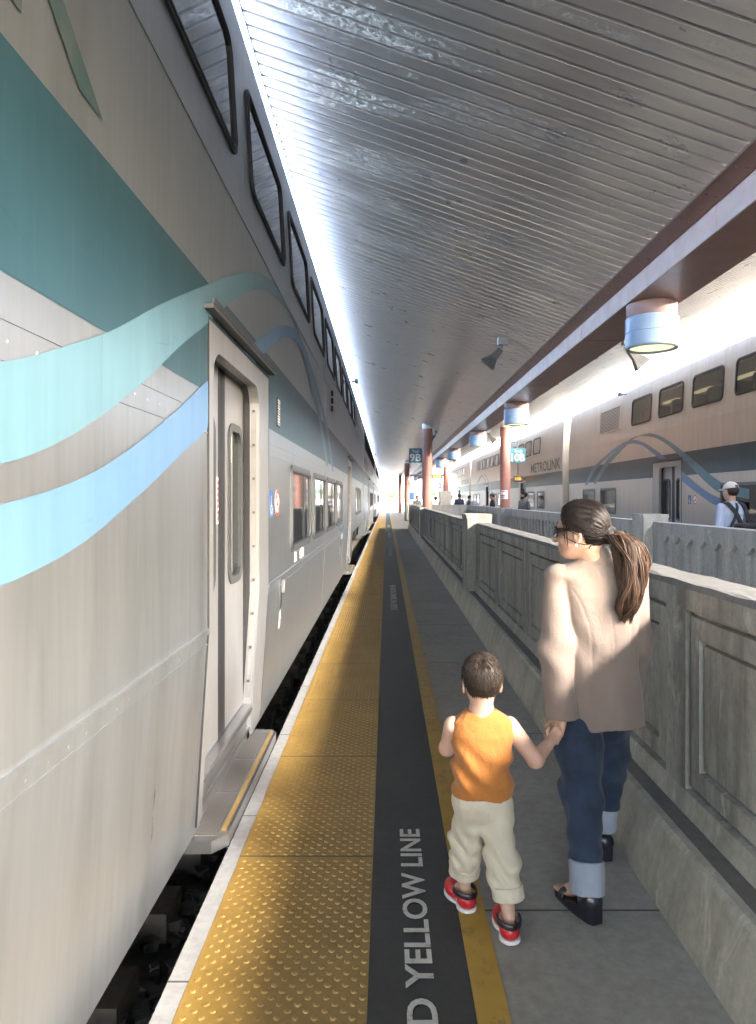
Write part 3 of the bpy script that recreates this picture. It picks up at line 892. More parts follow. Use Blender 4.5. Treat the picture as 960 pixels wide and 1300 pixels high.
# ------------------------------------------------------------------ trains
FL, FR = .685, .965                  # door frame widths either side of the door centre
def prof_d(z):                       # inward offset of the near body side at height z
    if z < 1.02: return .06 * (1.02 - z) / .95
    if z < 3.27: return 0.0
    return .075 * (z - 3.27) / 1.31
HALF = 1.64
def opening(dc, dw, z0, top, r=.14, n=6):
    pts = [(dc - dw, z0)]
    for k in range(n + 1):
        a = R(180 - 90 * k / n); pts.append((dc - dw + r + r * math.cos(a), top - r + r * math.sin(a)))
    for k in range(n + 1):
        a = R(90 - 90 * k / n); pts.append((dc + dw - r + r * math.cos(a), top - r + r * math.sin(a)))
    pts.append((dc + dw, z0))
    return pts
def make_car(xp, sg, y0, L, doors, upper, lower, label, group, steel, opts):
    """xp: x of platform-side face; sg: -1 car lies towards -x, +1 towards +x; everything in world y"""
    e = empty('train_car', (xp, y0, 0), label, 'train car', group)
    P = lambda s, z, d=0.0: (xp + sg * (prof_d(z) + d), s, z)
    to3 = lambda u, v, d: P(u, v, d)
    ya, yb = y0, y0 + L
    holes_u = [rrect(a + .03, b_ - .03, 3.585, 4.235, .12) for a, b_ in upper] if opts.get('see') else []
    # --- shell
    sh = MB()
    # lower band, split round the doors; bogie ends have a higher skirt
    ds = sorted(doors)
    def lowseg(a, b_, zb):
        sh.add([P(a, zb), P(b_, zb), P(b_, 1.02), P(a, 1.02)], [(0, 1, 2, 3)])
        sh.add([P(a, zb), P(b_, zb), P(b_, zb, .12), P(a, zb, .12)], [(0, 1, 2, 3)])
    DW = .605
    sk0, sk1 = ds[0] - opts.get('skirt_near', 1.9), ds[1] + opts.get('skirt_far', 1.8)
    lowseg(ya, sk0, .78)
    cuts = [sk0]
    for dc in ds: cuts += [dc - DW, dc + DW]
    cuts.append(sk1)
    for i in range(0, len(cuts), 2): lowseg(cuts[i], cuts[i + 1], .07)
    lowseg(sk1, yb, .78)
    for q in (sk0, sk1): sh.add([P(q, .07), P(q, 1.02), P(q, 1.02, .3), P(q, .07, .3)], [(0, 1, 2, 3)])
    # middle band with door notches
    out = [(ya, 1.02)]
    for dc in ds:
        out += opening(dc, DW, 1.02, 2.365)
    out += [(yb, 1.02), (yb, 3.27), (ya, 3.27)]
    sh.sheet(out, to3, 0)
    sh.sheet([(ya, 3.27), (yb, 3.27), (yb, 4.58), (ya, 4.58)], to3, 0, holes_u)
    # roof, far side, ends
    rp = [(.075, 4.58), (.10, 4.64), (.16, 4.70), (.34, 4.78), (.8, 4.85), (HALF, 4.88), (2 * HALF - .8, 4.85), (2 * HALF - .34, 4.78), (2 * HALF - .10, 4.64), (2 * HALF - .075, 4.58), (2 * HALF, 3.27), (2 * HALF, 1.02), (2 * HALF - .06, .1)]
    rf = MB()
    for (d0, z0), (d1, z1) in zip(rp[:-1], rp[1:]):
        (rf if 4.6 < max(z0, z1) and d0 > .08 and d1 < 2 * HALF - .08 else sh).add([(xp + sg * d0, ya, z0), (xp + sg * d0, yb, z0), (xp + sg * d1, yb, z1), (xp + sg * d1, ya, z1)], [(0, 1, 2, 3)])
    ep = [(prof_d(.78), .78), (0, 1.02), (0, 3.27)] + rp[:-1] + [(2 * HALF - .02, .78)]
    for q in (ya, yb): sh.add([(xp + sg * d, q, z) for d, z in ep], [tuple(range(len(ep)))])
    # horizontal seams and ribs
    for (z, w, pr) in ((3.262, .010, .004), (2.035, .008, .003), (1.945, .006, .003)):
        segs = [(ya, yb)]
        if z < 2.5:
            segs = []; c0 = ya
            for dc in ds: segs.append((c0, dc - FL)); c0 = dc + FR
            segs.append((c0, yb))
        for a, b_ in segs: sh.prism([(a, z), (b_, z), (b_, z + w), (a, z + w)], to3, -pr, .004)
    segs = []; c0 = ya
    for dc in ds: segs.append((c0, dc - FL)); c0 = dc + FR
    segs.append((c0, yb))
    for a, b_ in segs:
        sh.prism([(a, 1.012), (b_, 1.012), (b_, 1.034), (a, 1.034)], to3, -.012, .004)
        sh.prism([(a, .955), (b_, .955), (b_, .963), (a, .963)], to3, -.004, .004)
    if opts.get('rivets'):
        for zz, st_ in ((.985, .11), (1.992, .13)):
            yy = ya + .05
            while yy < min(yb, 14):
                if all(not (dc - FL - .03 < yy < dc + FR + .03) for dc in ds):
                    sh.obox(Vector(P(yy, zz, -.0002)), (1, 0, 0), (0, 1, 0), (0, 0, 1), .0016, .0032, .0032)
                yy += st_
        for yy in (9.55, 13.6):
            sh.prism([(yy, 1.04), (yy + .006, 1.04), (yy + .006, 3.26), (yy, 3.26)], to3, -.002, .002)
            sh.prism([(yy, .08), (yy + .006, .08), (yy + .006, .95), (yy, .95)], to3, -.002, .002)
    sh.build('body', steel, e)
    rf.build('roof', M['roof'] if sg < 0 else steel, e)
    if opts.get('see'):
        # upper deck interior
        it = MB()
        it.box(*sorted((xp + sg * .9, xp + sg * .93)), ya + .2, yb - .2, 3.0, 4.6)
        it.box(*sorted((xp + sg * .12, xp + sg * 2.6)), ya + .2, yb - .2, 2.95, 3.0)
        it.box(*sorted((xp + sg * .22, xp + sg * 2.6)), ya + .2, yb - .2, 4.50, 4.53)
        it.build('saloon', M['interior'], e)
        for a, b_ in upper:
            q = MB()
            for yy in (a + .30, a + 1.0):
                q.prism(rrect(.2, .82, 3.1, 3.98, .1, 4), lambda u, v, d: (xp + sg * u, d, v), yy, yy + .12)
            q.build('seat', M['seat'], e)
            q = MB(); q.box(*sorted((xp + sg * .78, xp + sg * .885)), a + .35, b_ - .2, 4.13, 4.18); q.build('ceiling_light', M['cab_light'], e)
    # --- upper and lower windows
    def window(a, b_, z0, z1, r, fm, gm, fw, glass_d, fr_d):
        f = MB(); f.prism(rrect(a, b_, z0, z1, r), to3, -fr_d, .012, [rrect(a + fw, b_ - fw, z0 + fw, z1 - fw, max(.02, r - fw))])
        f.prism(rrect(a + fw * .55, b_ - fw * .55, z0 + fw * .55, z1 - fw * .55, r * .8), to3, -fr_d - .006, -fr_d + .002, [rrect(a + fw * .8, b_ - fw * .8, z0 + fw * .8, z1 - fw * .8, r * .7)])
        fo_ = f.build('window', fm, e)
        p = MB(); p.sheet(rrect(a + fw - .004, b_ - fw + .004, z0 + fw - .004, z1 - fw + .004, max(.02, r - fw)), to3, glass_d)
        p.build('pane', gm, fo_)
        return fo_
    for a, b_ in upper: window(a, b_, 3.555, 4.265, .13, M['rubber'], M['tint'] if opts.get('see') else M['glass_up'], .045, -.002, .014)
    for a, b_ in lower:
        w_ = window(a, b_, 1.165, 1.935, .09, M['window_frame'], M['glass'], .055, -.004, .016)
        q = MB(); q.prism(rrect(a + .05, b_ - .05, 1.215, 1.885, .05), to3, -.0085, -.0055, [rrect(a + .075, b_ - .075, 1.24, 1.86, .04)]); q.build('gasket', M['rubber'], w_)
        if opts.get('mullion', True):
            q = MB(); m_ = (a + b_) / 2 + .18; q.prism([(m_, 1.22), (m_ + .03, 1.22), (m_ + .03, 1.88), (m_, 1.88)], to3, -.011, -.005); q.build('mullion', M['grey_gasket'], w_)
    # --- paint
    b = MB()
    c0 = ya
    for dc in ds + [None]:
        c1 = (dc - FL) if dc else yb
        b.add([P(c0, 2.14, -.002), P(c1, 2.14, -.002), P(c1, 2.655, -.002), P(c0, 2.655, -.002)], [(0, 1, 2, 3)])
        if dc:
            b.add([P(dc - FL, 2.486, -.002), P(dc + FR, 2.486, -.002), P(dc + FR, 2.655, -.002), P(dc - FL, 2.655, -.002)], [(0, 1, 2, 3)])
            c0 = dc + FR
    b.build('teal_band', M['teal'], e)
    def ribbon(name, top, bot, d, m_):
        """two polylines (offset from door centre, z) with increasing offset, clipped off the door frame"""
        dc = opts['rib_door']; n = 170; dr = opts.get('rib_dir', 1)
        ta, ba = np.array(top), np.array(bot)
        ts = np.linspace(0, 1, n)
        def at(a, t_):
            k = np.concatenate([[0], np.cumsum(np.linalg.norm(np.diff(a, axis=0), axis=1))]); k /= k[-1]
            # smooth by Catmull-like cubic through cumulative distance
            u = np.interp(t_, k, a[:, 0]); v = np.interp(t_, k, a[:, 1])
            ker = np.array([1, 2, 3, 4, 5, 4, 3, 2, 1]) / 25
            up = np.concatenate([[u[0]] * 4, u, [u[-1]] * 4]); vp = np.concatenate([[v[0]] * 4, v, [v[-1]] * 4])
            u2 = np.convolve(up, ker, 'valid'); v2 = np.convolve(vp, ker, 'valid')
            u2[0], v2[0], u2[-1], v2[-1] = u[0], v[0], u[-1], v[-1]
            return u2, v2
        tu, tv = at(ta, ts); bu, bv = at(ba, ts)
        parts = {-1: MB(), 1: MB()}
        for i in range(n - 1):
            quad = [(tu[i], tv[i]), (tu[i + 1], tv[i + 1]), (bu[i + 1], bv[i + 1]), (bu[i], bv[i])]
            cu_ = sum(p[0] for p in quad) / 4; cv_ = sum(p[1] for p in quad) / 4
            lo_c, hi_c = (-FL, FR) if dr > 0 else (-FR, FL)
            lo_c -= opts.get('rib_shift', 0); hi_c -= opts.get('rib_shift', 0)
            side = -1 if cu_ < lo_c else 1
            if lo_c + .02 < cu_ < hi_c:
                if max(p[1] for p in quad) < 2.5: continue
                quad = [(p[0], max(p[1], 2.484)) for p in quad]
            if max(p[1] for p in quad) > 3.262:
                quad = [(p[0], min(p[1], 3.26)) for p in quad]
            side = -1 if cu_ < lo_c + .02 else 1
            parts[side].add([P(dc + dr * p[0], p[1], d) for p in quad], [(0, 1, 2, 3)])
        for q in parts.values():
            if q.f: q.build(name, m_, e)
    if opts.get('ribbon'):
        A_top = [(-3.6, 1.80), (-2.58, 1.93), (-2.37, 2.01), (-2.0, 2.14), (-1.53, 2.358), (-.84, 2.643), (-.2, 2.90), (.5, 3.13), (1.1, 3.25), (1.7, 3.26), (2.5, 3.24), (3.5, 3.05), (4.5, 2.80), (5.1, 2.55), (5.9, 2.10)]
        A_bot = [(-3.6, 1.62), (-2.58, 1.713), (-2.41, 1.754), (-2.19, 1.832), (-1.91, 1.945), (-1.62, 2.083), (-1.3, 2.251), (-.84, 2.459), (-.4, 2.677), (.02, 2.86), (.4, 2.99), (.83, 3.113), (1.4, 3.20), (1.9, 3.245), (2.4, 3.2), (3.3, 2.95), (4.3, 2.66), (4.9, 2.42), (5.6, 2.08)]
        B_top = [(-3.6, 1.56), (-2.58, 1.626), (-2.19, 1.692), (-1.91, 1.773), (-1.53, 1.91), (-1.19, 2.045), (-.84, 2.195), (-.3, 2.38), (.16, 2.567), (.53, 2.709), (1.0, 2.876), (1.5, 3.035), (2.2, 3.18), (3.0, 3.20), (4.0, 3.05), (5.2, 2.80), (6.0, 2.60), (6.9, 2.06)]
        B_bot = [(-3.6, 1.42), (-2.58, 1.448), (-2.41, 1.477), (-2.19, 1.51), (-1.91, 1.60), (-1.53, 1.723), (-1.19, 1.848), (-.84, 1.964), (-.2, 2.25), (.47, 2.557), (1.0, 2.749), (1.6, 2.97), (2.3, 3.09), (3.0, 3.11), (4.0, 2.95), (5.1, 2.70), (5.8, 2.50), (6.6, 2.05)]
        ribbon('blue_ribbon', B_top, B_bot, -.004, M['sky_blue'])
        ribbon('aqua_ribbon', A_top, A_bot, -.006, M['aqua'])
        if opts.get('curl'):
            q = MB()
            cu_ = opts['curl']; n = 24
            for (rad, w_) in ((1.25, .10), (1.65, .07)):
                for i in range(n):
                    a0, a1 = R(200 + 130 * i / n), R(200 + 130 * (i + 1) / n)
                    pts = []
                    for a, r_ in ((a0, rad), (a1, rad), (a1, rad + w_), (a0, rad + w_)):
                        pts.append((cu_ + r_ * math.cos(a) * 1.1, 2.25 + r_ * math.sin(a) * .72))
                    if max(p[1] for p in pts) < 2.0:
                        q.add([P(p[0], p[1], -.003) for p in pts], [(0, 1, 2, 3)])
            q.build('ribbon_curl', M['sky_blue'], e)
    if opts.get('letters'):
        a, b_ = opts['letters']
        if sg < 0: vs_, fs = text_fit('METROLINK', a, b_, 2.75, 3.22, to3, -.004, .012)
        else: vs_, fs = text_fit('METROLINK', -b_, -a, 2.75, 3.17, lambda u, v, d: P(-u, v, d), -.004, .02)
        q = MB(); q.add(vs_, fs); q.build('lettering', M['letter'], e)
    # --- doors
    for dc in ds:
        fr_ = MB()
        ins = opening(dc, DW, 1.02, 2.362)
        o_ = [(dc + FR, 1.02), (dc + FR, 2.485), (dc - FL, 2.485), (dc - FL, 1.02)]
        fr_.prism(ins + o_, to3, -.007, .002)
        for u0_, u1_ in ((dc - FL, dc - DW), (dc + DW, dc + FR)):
            fr_.prism([(u0_, .10), (u1_, .10), (u1_, 1.02), (u0_, 1.02)], to3, -.007, .002)
        # reveal
        loop = [(dc - DW, .12)] + opening(dc, DW, 1.02, 2.365) + [(dc + DW, .12)]
        for (u0, v0), (u1, v1) in zip(loop[:-1], loop[1:]):
            fr_.add([P(u0, v0, 0), P(u1, v1, 0), P(u1, v1, .055), P(u0, v0, .055)], [(0, 1, 2, 3)])
        fo_ = fr_.build('door_frame', M['frame_steel'], e)
        ol = MB()
        for (u0_, u1_, z0_, z1_) in ((dc - FL - .011, dc - FL - .0005, .10, 1.02), (dc - FL - .011, dc - FL - .0005, 1.02, 2.496), (dc - FL, dc + FR, 2.4855, 2.496), (dc + FR + .0005, dc + FR + .010, 1.02, 2.496), (dc + FR + .0005, dc + FR + .010, .10, 1.02)):
            ol.prism([(u0_, z0_), (u1_, z0_), (u1_, z1_), (u0_, z1_)], to3, -.0078, .002)
        ol.build('frame_sealant', M['rubber'], fo_)
        rb_ = MB()
        for (u0, v0), (u1, v1) in zip(loop[:-1], loop[1:]):
            rb_.add([P(u0, v0, .0552), P(u1, v1, .0552), P(u1, v1, .092), P(u0, v0, .092)], [(0, 1, 2, 3)])
        rb_.build('rubber_seal', M['rubber'], fo_)
        for s_ in (-1, 1):
            jb = MB(); yj = dc + s_ * (DW - .004)
            for z0_, z1_ in ((.34, 1.02), (1.02, 2.22)):
                jb.add([P(yj, z0_, .012), P(yj, z0_, .046), P(yj, z1_, .046), P(yj, z1_, .012)], [(0, 1, 2, 3)])
            jb.build('jamb_strip', M['jamb'], fo_)
        bt = MB()
        for s_ in (-1, 1):
            yj = dc + s_ * (DW - .006)
            for k in range(9):
                zz = .45 + .22 * k
                bt.obox(tuple(Vector(P(yj - s_ * .004, zz, .028))), (1, 0, 0), (0, 1, 0), (0, 0, 1), .008, .005, .008)
        bt.build('bolts', M['dark_steel'], fo_)
        for s_ in (-1, 1):
            lf = MB()
            u0, u1 = (dc + .075, dc + .88) if s_ > 0 else (dc - .88, dc - .075)
            w0, w1 = (dc + .165, dc + .545) if s_ > 0 else (dc - .545, dc - .165)
            lo3 = lambda u, v, d: (xp + sg * (.10 + d), u, v)
            lf.prism([(u0, .30), (u1, .30), (u1, 2.42), (u0, 2.42)], lo3, 0, .04, [rrect(w0, w1, 1.13, 2.09, .11)])
            lo = lf.build('door', M['frame_steel'], e)
            gk = MB(); gk.prism(rrect(w0 - .008, w1 + .008, 1.122, 2.098, .115), lo3, -.010, .02, [rrect(w0 + .04, w1 - .04, 1.17, 2.05, .08)])
            gk.build('window_gasket', M['grey_gasket'], lo)
            gp = MB(); gp.sheet(rrect(w0 + .03, w1 - .03, 1.16, 2.06, .08), lo3, .012); gp.build('pane', M['glass'], lo)
            sl_ = MB(); ua, ub = (dc + .004, dc + .0748) if s_ > 0 else (dc - .0748, dc - .004)
            sl_.prism([(ua, .30), (ub, .30), (ub, 2.42), (ua, 2.42)], lo3, -.004, .04); sl_.build('edge_seal', M['rubber'], lo)
        if opts.get('stickers'):
            q = MB(); q.prism([(dc - .115, 1.50), (dc - .08, 1.50), (dc - .08, 1.76), (dc - .115, 1.76)], lo3, -.003, 0); so_ = q.build('door_sticker', M['white'], e)
            q = MB()
            for k in range(7): q.prism([(dc - .108, 1.52 + .033 * k), (dc - .087, 1.52 + .033 * k), (dc - .087, 1.54 + .033 * k), (dc - .108, 1.54 + .033 * k)], lo3, -.0045, -.0035)
            q.build('printing', M['red'], so_)
            q = MB(); q.prism([(dc + .215, 1.86), (dc + .31, 1.86), (dc + .31, 2.02), (dc + .215, 2.02)], lo3, .009, .0115); q.build('pane_sticker', M['sticker_yellow'], e)
        # drip rail
        q = MB(); q.prism([(dc - .77, 2.515), (dc + 1.0, 2.515), (dc + 1.0, 2.535), (dc - .77, 2.535)], to3, -.05, .0)
        q.prism([(dc - .77, 2.536), (dc + 1.0, 2.536), (dc + 1.0, 2.565), (dc - .77, 2.565)], to3, -.053, -.043)
        q.build('drip_rail', M['dark_steel'], e)
        # sill and step
        q = MB()
        X = lambda d: xp + sg * d
        def bx(d0, d1, a, b_, z0, z1):
            x0, x1 = sorted((X(d0), X(d1))); q.box(x0, x1, a, b_, z0, z1)
        bx(.045, .16, dc - DW + .002, dc + DW - .002, .24, .295)
        bx(.075, .16, dc - DW + .002, dc + DW - .002, .05, .24)
        q.tube([(X(.05), dc - DW + .004, .262), (X(.05), dc + DW - .004, .262)], .016, 10)
        q.tube([(X(.066), dc - DW + .004, .14), (X(.066), dc + DW - .004, .14)], .013, 10)
        so_ = q.build('sill', M['bright_steel'], e)
        st_ = MB()
        o_ = .092
        st_.prism([(.095, dc - .74), (-.03, dc - .74), (-o_, dc - .66), (-o_, dc + .76), (-.055, dc + .82), (.095, dc + .82)], lambda u, v, d: (X(u), v, d), -.0, .058)
        sto = st_.build('step', M['bright_steel'], e)
        for k in range(3):
            tr2 = MB(); a = dc - .70 + .485 * k
            x0, x1 = sorted((X(.085), X(-.042))); tr2.box(x0, x1, a + .012, a + .478, .0585, .062)
            tr2.build('tread', M['tread'], sto)
        yl = MB(); x0, x1 = sorted((X(-.050), X(-.074))); yl.box(x0, x1, dc - .64, dc + .76, .0585, .0625); yl.build('yellow_edge', M['yellow'], sto)
        nose = MB(); x0, x1 = sorted((X(-.080), X(-.090))); nose.box(x0, x1, dc - .64, dc + .76, .0585, .064); nose.build('nosing', M['dark_steel'], sto)
    # --- louvre, marker lights, signs
    for (a, b_) in opts.get('louvre', []):
        q = MB()
        zz = 3.60
        while zz < 4.22:
            q.prism([(a, zz), (b_, zz), (b_, zz + .02), (a, zz + .02)], to3, -.012, .0); zz += .042
        q.prism([(a - .03, 3.57), (b_ + .03, 3.57), (b_ + .03, 4.26), (a - .03, 4.26)], to3, -.016, .0, [[(a, 3.595), (b_, 3.595), (b_, 4.235), (a, 4.235)]])
        lo = q.build('louvre', M['steel_far'], e)
        q = MB(); q.sheet([(a, 3.595), (b_, 3.595), (b_, 4.235), (a, 4.235)], to3, -.003); q.build('grille_backing', M['black'], lo)
    for s_ in opts.get('markers', []):
        for k in range(3):
            q = MB(); c_ = (s_, 3.0 + .115 * k)
            q.prism([(c_[0] + .045 * math.cos(2 * math.pi * i / 14), c_[1] + .045 * math.sin(2 * math.pi * i / 14)) for i in range(14)], to3, -.03, 0); q.build('marker_light', M['maroon_light'], e)
    for s_ in opts.get('signs', []):
        dr = opts.get('rib_dir', 1) if sg < 0 else -1
        s1, s2, s3 = s_ + .98 * dr, s_ + 1.10 * dr, s_ + 1.38 * dr
        q = MB(); q.prism([(s1 - .02, 1.50), (s1 + .02, 1.50), (s1 + .02, 1.74), (s1 - .02, 1.74)], to3, -.003, 0)
        if sg < 0: q.build('yellow_sticker', M['sticker_yellow'], e)
        q = MB(); q.prism([(s2 - .075, 1.51), (s2 + .075, 1.51), (s2 + .075, 1.70), (s2 - .075, 1.70)], to3, -.003, 0)
        wo_ = q.build('wheelchair_sign', M['blue_sign'], e)
        q = MB()
        pts = [(.02 + .040 * math.cos(R(a)), -.035 + .040 * math.sin(R(a))) for a in range(110, 361, 25)]
        k_ = 1 if sg < 0 else -1
        for p, p2 in zip(pts[:-1], pts[1:]):
            n_ = Vector((-(p2[1] - p[1]), p2[0] - p[0])).normalized() * .006
            q.add([P(s2 + k_ * (p_[0] + s9 * n_.x) - k_ * .015, 1.605 + p_[1] + s9 * n_.y, -.0045) for p_, s9 in ((p, -1), (p2, -1), (p2, 1), (p, 1))], [(0, 1, 2, 3)])
        for (u0, v0, u1, v1) in ((-.02, .03, -.005, .055), (-.018, -.02, -.004, .03), (-.018, -.025, .025, -.012), (.02, -.06, .032, -.015)):
            q.add([P(s2 + k_ * u0, 1.605 + v0, -.0046), P(s2 + k_ * u1, 1.605 + v0, -.0046), P(s2 + k_ * u1, 1.605 + v1, -.0046), P(s2 + k_ * u0, 1.605 + v1, -.0046)], [(0, 1, 2, 3)])
        q.build('symbol', M['white'], wo_)
        cir = lambda r_: [(s3 + r_ * math.cos(2 * math.pi * i / 24), 1.605 + r_ * math.sin(2 * math.pi * i / 24)) for i in range(24)]
        q = MB(); q.prism(cir(.098), to3, -.003, 0); no_ = q.build('no_smoking_sign', M['white'], e)
        q = MB(); q.sheet(cir(.098), to3, -.0045, [cir(.076)])
        a = R(45); q.sheet([(s3 + .08 * math.cos(a) * t_ - w_ * math.sin(a), 1.605 + .08 * math.sin(a) * t_ * -1 - w_ * math.cos(a)) for t_, w_ in ((-1, -.009), (1, -.009), (1, .009), (-1, .009))], to3, -.0052); q.build('red_ring', M['red'], no_)
        q = MB(); q.sheet([(s3 - .05, 1.585), (s3 + .035, 1.585), (s3 + .035, 1.605), (s3 - .05, 1.605)], to3, -.0048); q.build('cigarette', M['black'], no_)
    if opts.get('plate'):
        s_ = opts['plate']
        q = MB(); q.prism([(s_ - .07, 2.19), (s_ + .07, 2.19), (s_ + .07, 2.41), (s_ - .07, 2.41)], to3, -.006, 0); po = q.build('data_plate', M['black'], e)
        q = MB()
        for k in range(5):
            zz = 2.205 + .041 * k
            q.sheet([(s_ - .06, zz), (s_ + .06, zz), (s_ + .06, zz + .032), (s_ - .06, zz + .032)], to3, -.0075)
        q.build('white_rows', M['white'], po)
        q = MB()
        for k in range(5):
            zz = 2.213 + .041 * k
            for j in range(3): q.sheet([(s_ - .05 + .035 * j, zz), (s_ - .03 + .035 * j, zz), (s_ - .03 + .035 * j, zz + .016), (s_ - .05 + .035 * j, zz + .016)], to3, -.0085)
        q.build('printing', M['black'], po)
    for (s_, z_) in opts.get('latches', []):
        q = MB(); q.prism(rrect(s_ - .06, s_ + .06, z_ - .14, z_ + .10, .02, 3), to3, -.006, 0); lo = q.build('latch_recess', M['dark_steel'], e)
        q = MB(); q.prism(rrect(s_ + .0, s_ + .04, z_ - .02, z_ + .09, .01, 3), to3, -.03, -.006); q.build('handle', M['bright_steel'], lo)
        q = MB(); q.prism([(s_ - .02, z_ - .30), (s_ + .06, z_ - .30), (s_ + .06, z_ - .16), (s_ - .02, z_ - .16)], to3, -.003, 0); q.build('latch_sticker', M['sticker'], e)
    for (s_, z_, w_, h_) in opts.get('labels', []):
        q = MB(); q.prism([(s_, z_), (s_ + w_, z_), (s_ + w_, z_ + h_), (s_, z_ + h_)], to3, -.003, 0); q.build('notice', M['sticker'], e)
    for s_ in opts.get('cameras', []):
        q = MB(); q.tube([P(s_, 4.50, .0), P(s_, 4.52, -.14)], .018, 8); q.prism(rrect(s_ - .12, s_ + .12, 4.47, 4.56, .03, 3), to3, -.20, -.13); q.build('side_camera', M['dark_steel'], e)
    # --- bogies and end gangways
    for yc in (ya + 3.3, yb - 3.3):
        q = MB()
        for dy in (-1.25, 1.25):
            q2 = []
            for k in range(24):
                a = 2 * math.pi * k / 24; q2.append((yc + dy + .46 * math.cos(a), .26 + .46 * math.sin(a)))
            q.prism(q2, lambda u, v, d: (xp + sg * d, u, v), .62, .78)
            q.box(*sorted((xp + sg * .40, xp + sg * .62)), yc + dy - .2, yc + dy + .2, .08, .48)
        q.box(*sorted((xp + sg * .42, xp + sg * .58)), yc - 1.7, yc + 1.7, .42, .62)
        for k in (-.45, .45): q.tube([(xp + sg * .5, yc + k, .1), (xp + sg * .5, yc + k, .75)], .10, 10)
        q.build('bogie', M['black_matte'], e)
    q = MB(); q.box(*sorted((xp + sg * .35, xp + sg * 2.9)), ya + .2, yb - .2, .5, .80); q.build('underframe', M['black_matte'], e)
    for yy, s_ in ((ya, -1), (yb, 1)):
        q = MB(); q.box(*sorted((xp + sg * (HALF - .5), xp + sg * (HALF + .5))), *sorted((yy, yy + s_ * .26)), .95, 3.1); q.build('gangway', M['rubber'], e)
        q = MB(); q.tube([P(yy, .95, .25), (xp + sg * .25, yy + s_ * .25, .75), P(yy + s_ * .25, .9, .5)], .03, 8); q.build('hose', M['rubber'], e)
    return e

t = NT('perforated_tread')
vo = t.n('ShaderNodeTexVoronoi'); vo.inputs['Scale'].default_value = 75; vo.inputs['Randomness'].default_value = 0.0
t.l(t.mapping(), vo.inputs['Vector'])
c = t.ramp(vo.outputs['Distance'], [(.25, (.035, .034, .032)), (.42, (.19, .178, .165))])
M['tread'] = t.set(color=c, rough=.5, metal=.4, normal=t.bump(vo.outputs['Distance'], .6, .006))

UP = [(2.50 + 1.885 * k, 2.50 + 1.885 * k + 1.49) for k in range(-2, 9)]
LOW = [(6.08, 7.58), (7.98, 9.42), (9.72, 11.28), (11.6, 13.1), (18.9, 20.3), (20.7, 22.1)]
c1 = make_car(-.84, -1, -3.7, 28.4, [3.965, 15.75], UP, LOW, 'nearest silver double-deck train car with teal band and blue ribbons, close on the left', 'cars of the near train', M['steel'],
         dict(rib_door=4.1, rib_shift=.135, ribbon=True, rivets=True, letters=(-2.95, 2.06), stickers=True, markers=[10.6], signs=[3.97], plate=5.4, latches=[(5.6, .90), (12.9, .90)], labels=[(6.35, 1.06, .16, .09), (6.75, 1.06, .3, .10)], cameras=[17.2], louvre=[(19.4, 21.0)], curl=13.0, skirt_near=3.9))
for k, lab in ((1, 'second silver car of the near train, past the first coupling'), (2, 'third and farthest car of the near train in the distance')):
    c_ = copy_tree(c1, skip=('door_sticker', 'pane_sticker', 'data_plate'))
    c_.location.y += 29.1 * k; tag(c_, lab)

UP2 = [(18.76 - 1.41 - 1.86 * k, 18.76 - 1.86 * k) for k in range(0, 10)]
LOW2 = [(21.95, 23.3), (19.95, 21.4), (12.2, 13.7), (10.3, 11.8), (8.4, 9.9), (6.5, 8.0), (1.0, 2.5)]
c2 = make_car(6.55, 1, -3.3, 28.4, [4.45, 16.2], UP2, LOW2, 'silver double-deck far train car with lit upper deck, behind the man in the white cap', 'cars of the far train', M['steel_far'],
         dict(see=True, rib_door=16.2, ribbon=True, markers=[], signs=[16.2], plate=None, louvre=[(19.7, 21.5)], mullion=False, cameras=[19.3]))
UP3 = [(a + 29.3, b_ + 29.3) for a, b_ in UP2]; LOW3 = [(a + 29.3, b_ + 29.3) for a, b_ in LOW2 if b_ > 10] + [(29.0, 30.4), (31.0, 32.4)]
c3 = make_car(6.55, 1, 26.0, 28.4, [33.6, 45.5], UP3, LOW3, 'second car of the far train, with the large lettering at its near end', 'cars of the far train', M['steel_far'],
         dict(rib_door=45.5, ribbon=True, letters=(26.3, 31.7), louvre=[(49.0, 50.8)], mullion=False, cameras=[36]))
c4 = copy_tree(c3); c4.location.y += 29.3; tag(c4, 'third car of the far train, pale in the distance')

# ------------------------------------------------------------------ people : implicit surfaces -> meshes
def V3(*a): return np.array(a, dtype=np.float32)
def cone(p, a, b, r1, r2):
    a = np.asarray(a, np.float32); b = np.asarray(b, np.float32); ba = b - a
    t_ = np.clip(((p - a) @ ba) / (ba @ ba + 1e-12), 0, 1)
    return np.linalg.norm(p - a - t_[:, None] * ba, axis=1) - (r1 + (r2 - r1) * t_)
def chain(p, pts, rs, k=.01):
    d = None
    for i in range(len(pts) - 1):
        q = cone(p, pts[i], pts[i + 1], rs[i], rs[i + 1])
        d = q if d is None else smin(d, q, k)
    return d
def ell(p, c, r, rot=None):
    q = p - np.asarray(c, np.float32)
    if rot is not None: q = q @ np.asarray(rot, np.float32)        # columns = local axes
    r = np.asarray(r, np.float32)
    k0 = np.linalg.norm(q / r, axis=1); k1 = np.linalg.norm(q / (r * r), axis=1) + 1e-9
    return k0 * (k0 - 1) / k1
def smin(a, b, k):
    h = np.clip(.5 + .5 * (b - a) / k, 0, 1)
    return b + (a - b) * h - k * h * (1 - h)
def smax(a, b, k): return -smin(-a, -b, k)
